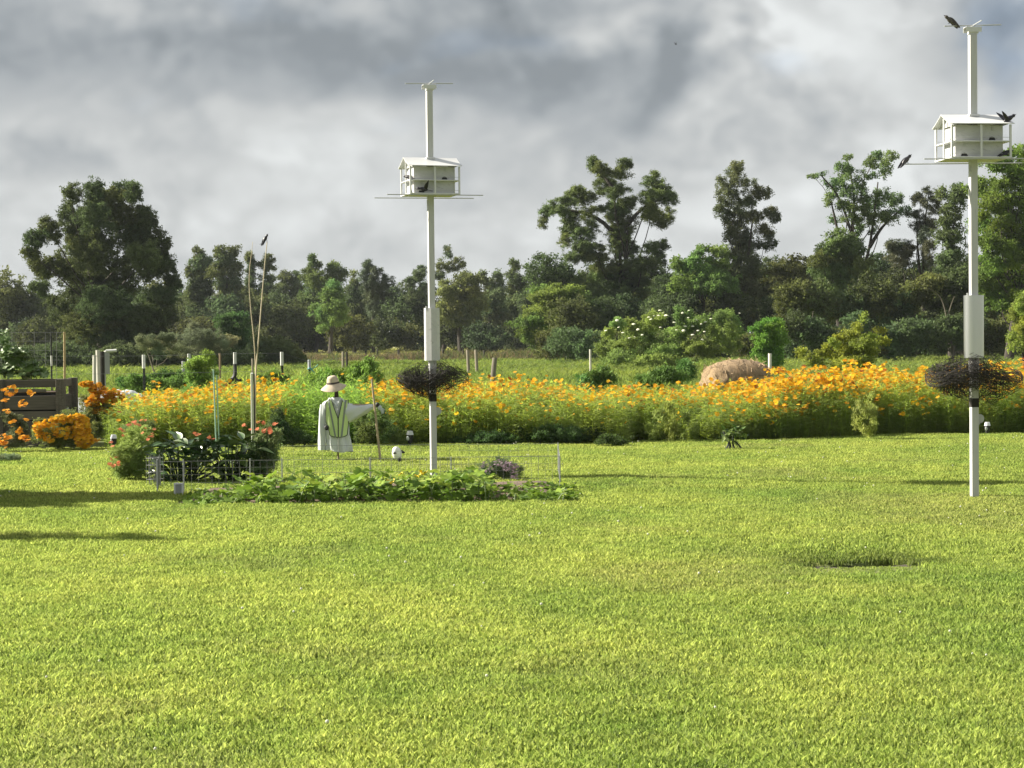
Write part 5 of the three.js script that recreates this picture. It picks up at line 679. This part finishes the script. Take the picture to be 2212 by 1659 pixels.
bloomBush('coral_flower_bush', 'feathery grey-green plant with coral flowers right of the broadleaf clumps', { Z: 21.2, base: [572, 0], n: .27, bloomGeo: ZIN, bloomColor: coral, spray: .11, leaf: 'feather', tallSpray: 1.5, color: [.08, .11, .045], gap: -.15, lobes: [[570, 970, 26, 30], [555, 990, 24, 34], [580, 945, 20, 20], [565, 1015, 26, 22], [590, 975, 14, 30]], blooms: [[563, 912, 6, 5, 4], [575, 925, 14, 10, 1], [594, 915, 5, 3, 4], [557, 925, 10, 8, .7], [585, 930, 8, 6, 1], [535, 930, 8, 5, .7]] });
bloomBush('coral_flower_bush', 'coral flowers standing tall behind the dark broadleaf clump', { Z: 23, base: [300, 0], n: .27, bloomGeo: ZIN, bloomColor: coral, spray: .1, leaf: 'fine', color: [.07, .09, .03], gap: -.05, lobes: [[295, 935, 24, 20], [300, 960, 28, 34], [320, 920, 14, 16]], blooms: [[270, 930, 14, 14, 1.2], [285, 915, 12, 10, 1.2], [310, 905, 8, 8, .8], [320, 930, 18, 12, .3], [425, 940, 8, 6, 1.6], [455, 948, 10, 8, 1.6], [475, 1002, 5, 4, 3], [345, 985, 6, 5, 2], [526, 922, 6, 5, 2]] });
const mauve = () => { const v = rnd(.7, 1.1); return RGB(.34 * v, .24 * v, .3 * v); };
bloomBush('mauve_flower_plant', 'rounded green plant with dusty mauve flower heads right of the left birdhouse pole', { Z: 20.6, base: [1078, 0], n: 1.6, bloomGeo: blossomGeo(6, .012, .4), bloomColor: mauve, spray: .085, leaf: 'fine', color: [.06, .08, .035], lobes: [[1060, 1018, 24, 20], [1085, 1012, 24, 20], [1105, 1022, 22, 20], [1080, 1032, 40, 12]], blooms: [[1050, 1010, 16, 12, .8], [1100, 1008, 20, 12, 1.4], [1080, 1000, 14, 8, .7], [1112, 1025, 10, 14, 1]] });
{
  const A = ground(onGround(340, 1066)), B = ground(onGround(1210, 1060)), C = ground(onGround(1206, 1022)), Dd = ground(onGround(352, 1026)), t = thing('wire_fence', 'low grey welded wire fence enclosing the garden plot', 'wire fence', A), h = .355, w = [], run = (a, b, dx) => { const L = a.distanceTo(b), d = b.clone().sub(a).normalize(); for (const y of [.03, .12, .21, .28, h]) w.push(rod(a.clone().add(V(0, y, 0)).sub(A), b.clone().add(V(0, y, 0)).sub(A), y === h ? .0022 : .0013, undefined, 4)); for (let q = 0; q < L; q += dx) { const p = a.clone().addScaledVector(d, q).sub(A); w.push(rod(p.clone(), p.clone().add(V(0, h, 0)), .0012, .0012, 4)); } };
  for (const g of w) if (!g) throw new Error('fence'); run(A, B, .075); run(B, C, .075); run(Dd, A, .05); run(C, Dd, .12);
  part('wires', w, M.wire, t).userData.kind = 'stuff';
  for (const [px, py] of [[397, 1066], [541, 1064], [610, 1063], [800, 1062], [975, 1061], [1210, 1060], [340, 1066], [1206, 1022], [352, 1026], [575, 1025], [590, 1025]]) { const p = ground(onGround(px, py)).sub(A); part('post', box(.013, .42, .01, p.x, .17, p.z, .002), M.grey, t); }
  const g2 = thing('rolled_mesh', 'loose roll of grey wire mesh at the left corner of the plot fence', 'wire mesh', ground(onGround(335, 1052))), rings = []; for (let i = 0; i <= 60; i++) { const a = i * .42, r = .04 + i * .0008; w.length = 0; rings.push([a, r]); } const ww = []; for (let k = 0; k < 3; k++) for (const y of [.02, .1, .18, .26, .34]) ww.push(new THREE.TorusGeometry(.05 + k * .022, .002, 4, 26).rotateX(Math.PI / 2).translate(0, y, 0)); for (let i = 0; i < 54; i++) { const a = i * .35, r = .05 + (i % 3) * .022; ww.push(rod(V(Math.cos(a) * r, 0, Math.sin(a) * r), V(Math.cos(a) * r, .36, Math.sin(a) * r), .0013, .0013, 4)); } part('wires', ww, M.wire, g2).userData.kind = 'stuff';
}
{ // small sapling in the open lawn
  RNG = rngOf(121); const base = ground(onGround(1580, 974)), t = thing('sapling', 'small dark-stemmed sapling with pale-edged leaves standing alone before the border', 'sapling', base), s = -base.z / F;
  const P = (x, y, z = 0) => V((x - 1580) * s, (974 - y) * s, z); part('stem', [limb([P(1577, 976), P(1576, 958, .02), P(1568, 945, .03), P(1562, 930)], .022, .009), limb([P(1588, 974), P(1583, 958), P(1584, 942, .04), P(1592, 928)], .016, .007), limb([P(1604, 973, .05), P(1592, 958, .02), P(1582, 950)], .016, .012), limb([P(1564, 974, .08), P(1572, 962, .03), P(1576, 952)], .014, .012)], std([.04, .045, .045], .9), t);
  const mats = [[.12, .2, .05], [.22, .3, .08], [.06, .11, .04], [.3, .38, .14]].map((c) => glossLeaf(c, .65)); for (let i = 0; i < 62; i++) { const [x, y, r] = [[1566, 938, 12], [1582, 928, 14], [1594, 938, 12], [1575, 950, 12], [1600, 945, 8]][i % 5], m = part('leaf', LEAF_LONG, mats[i % 4], t); m.position.copy(P(x + gauss() * r, y + gauss() * r * .8, gauss() * .08)); m.rotation.set(rnd(-.6, .6), rnd(6.283), rnd(-.7, .9)); m.scale.setScalar(rnd(.08, .15)); }
  part('mulch', lump(.13, .03, .1, .4, 4, 5, 2).translate(0, .005, 0), std([.04, .035, .03], 1), t);
}
plant('ground_plant', 'low pale grey-green plant at the left edge of the lawn below the timber planter', 'plant', { Z: 24.6, base: [20, 0], spray: .11, leaf: 'fine', color: [.095, .115, .06], trunk: 0, gap: -.5, dens: 1.4, lobes: [[0, 998, 20, 12], [25, 996, 20, 14], [44, 1000, 8, 12], [-30, 995, 30, 16]] });
// the trees and shrubs beside the yard, out of view on the left, whose shade falls on the lawn
plant('yard_shrub', 'rounded garden shrub outside the view that shades the lawn before the soil', 'shrub', { Z: 19.2, base: [-230, 0], spray: .3, deep: 1.5, color: [.04, .065, .018], trunk: .06, gap: -.9, dens: 1.6, lobes: [[-230, 960, 90, 90], [-210, 860, 80, 90], [-240, 760, 80, 80], [-300, 900, 90, 110], [-170, 940, 70, 90], [-170, 1030, 70, 60], [-260, 1040, 80, 60], [-90, 1040, 70, 50], [-340, 1020, 80, 70]] });
plant('yard_shrub', 'slim garden shrub outside the view that casts the thinner shade on the lawn', 'shrub', { Z: 15.75, base: [-360, 0], spray: .28, deep: 2, color: [.04, .065, .018], trunk: .05, gap: -.1, dens: .5, lobes: [[-380, 1000, 50, 80], [-380, 860, 45, 100], [-390, 740, 35, 90], [-360, 1100, 50, 60]] });

// ---------------------------------------------------------------- render
const renderer = new THREE.WebGLRenderer({ antialias: true });
renderer.setSize(1024, 768); renderer.shadowMap.enabled = true; renderer.shadowMap.type = THREE.PCFSoftShadowMap;
renderer.toneMapping = THREE.LinearToneMapping; renderer.toneMappingExposure = EXPOSURE;
document.body.appendChild(renderer.domElement);
renderer.render(scene, camera);
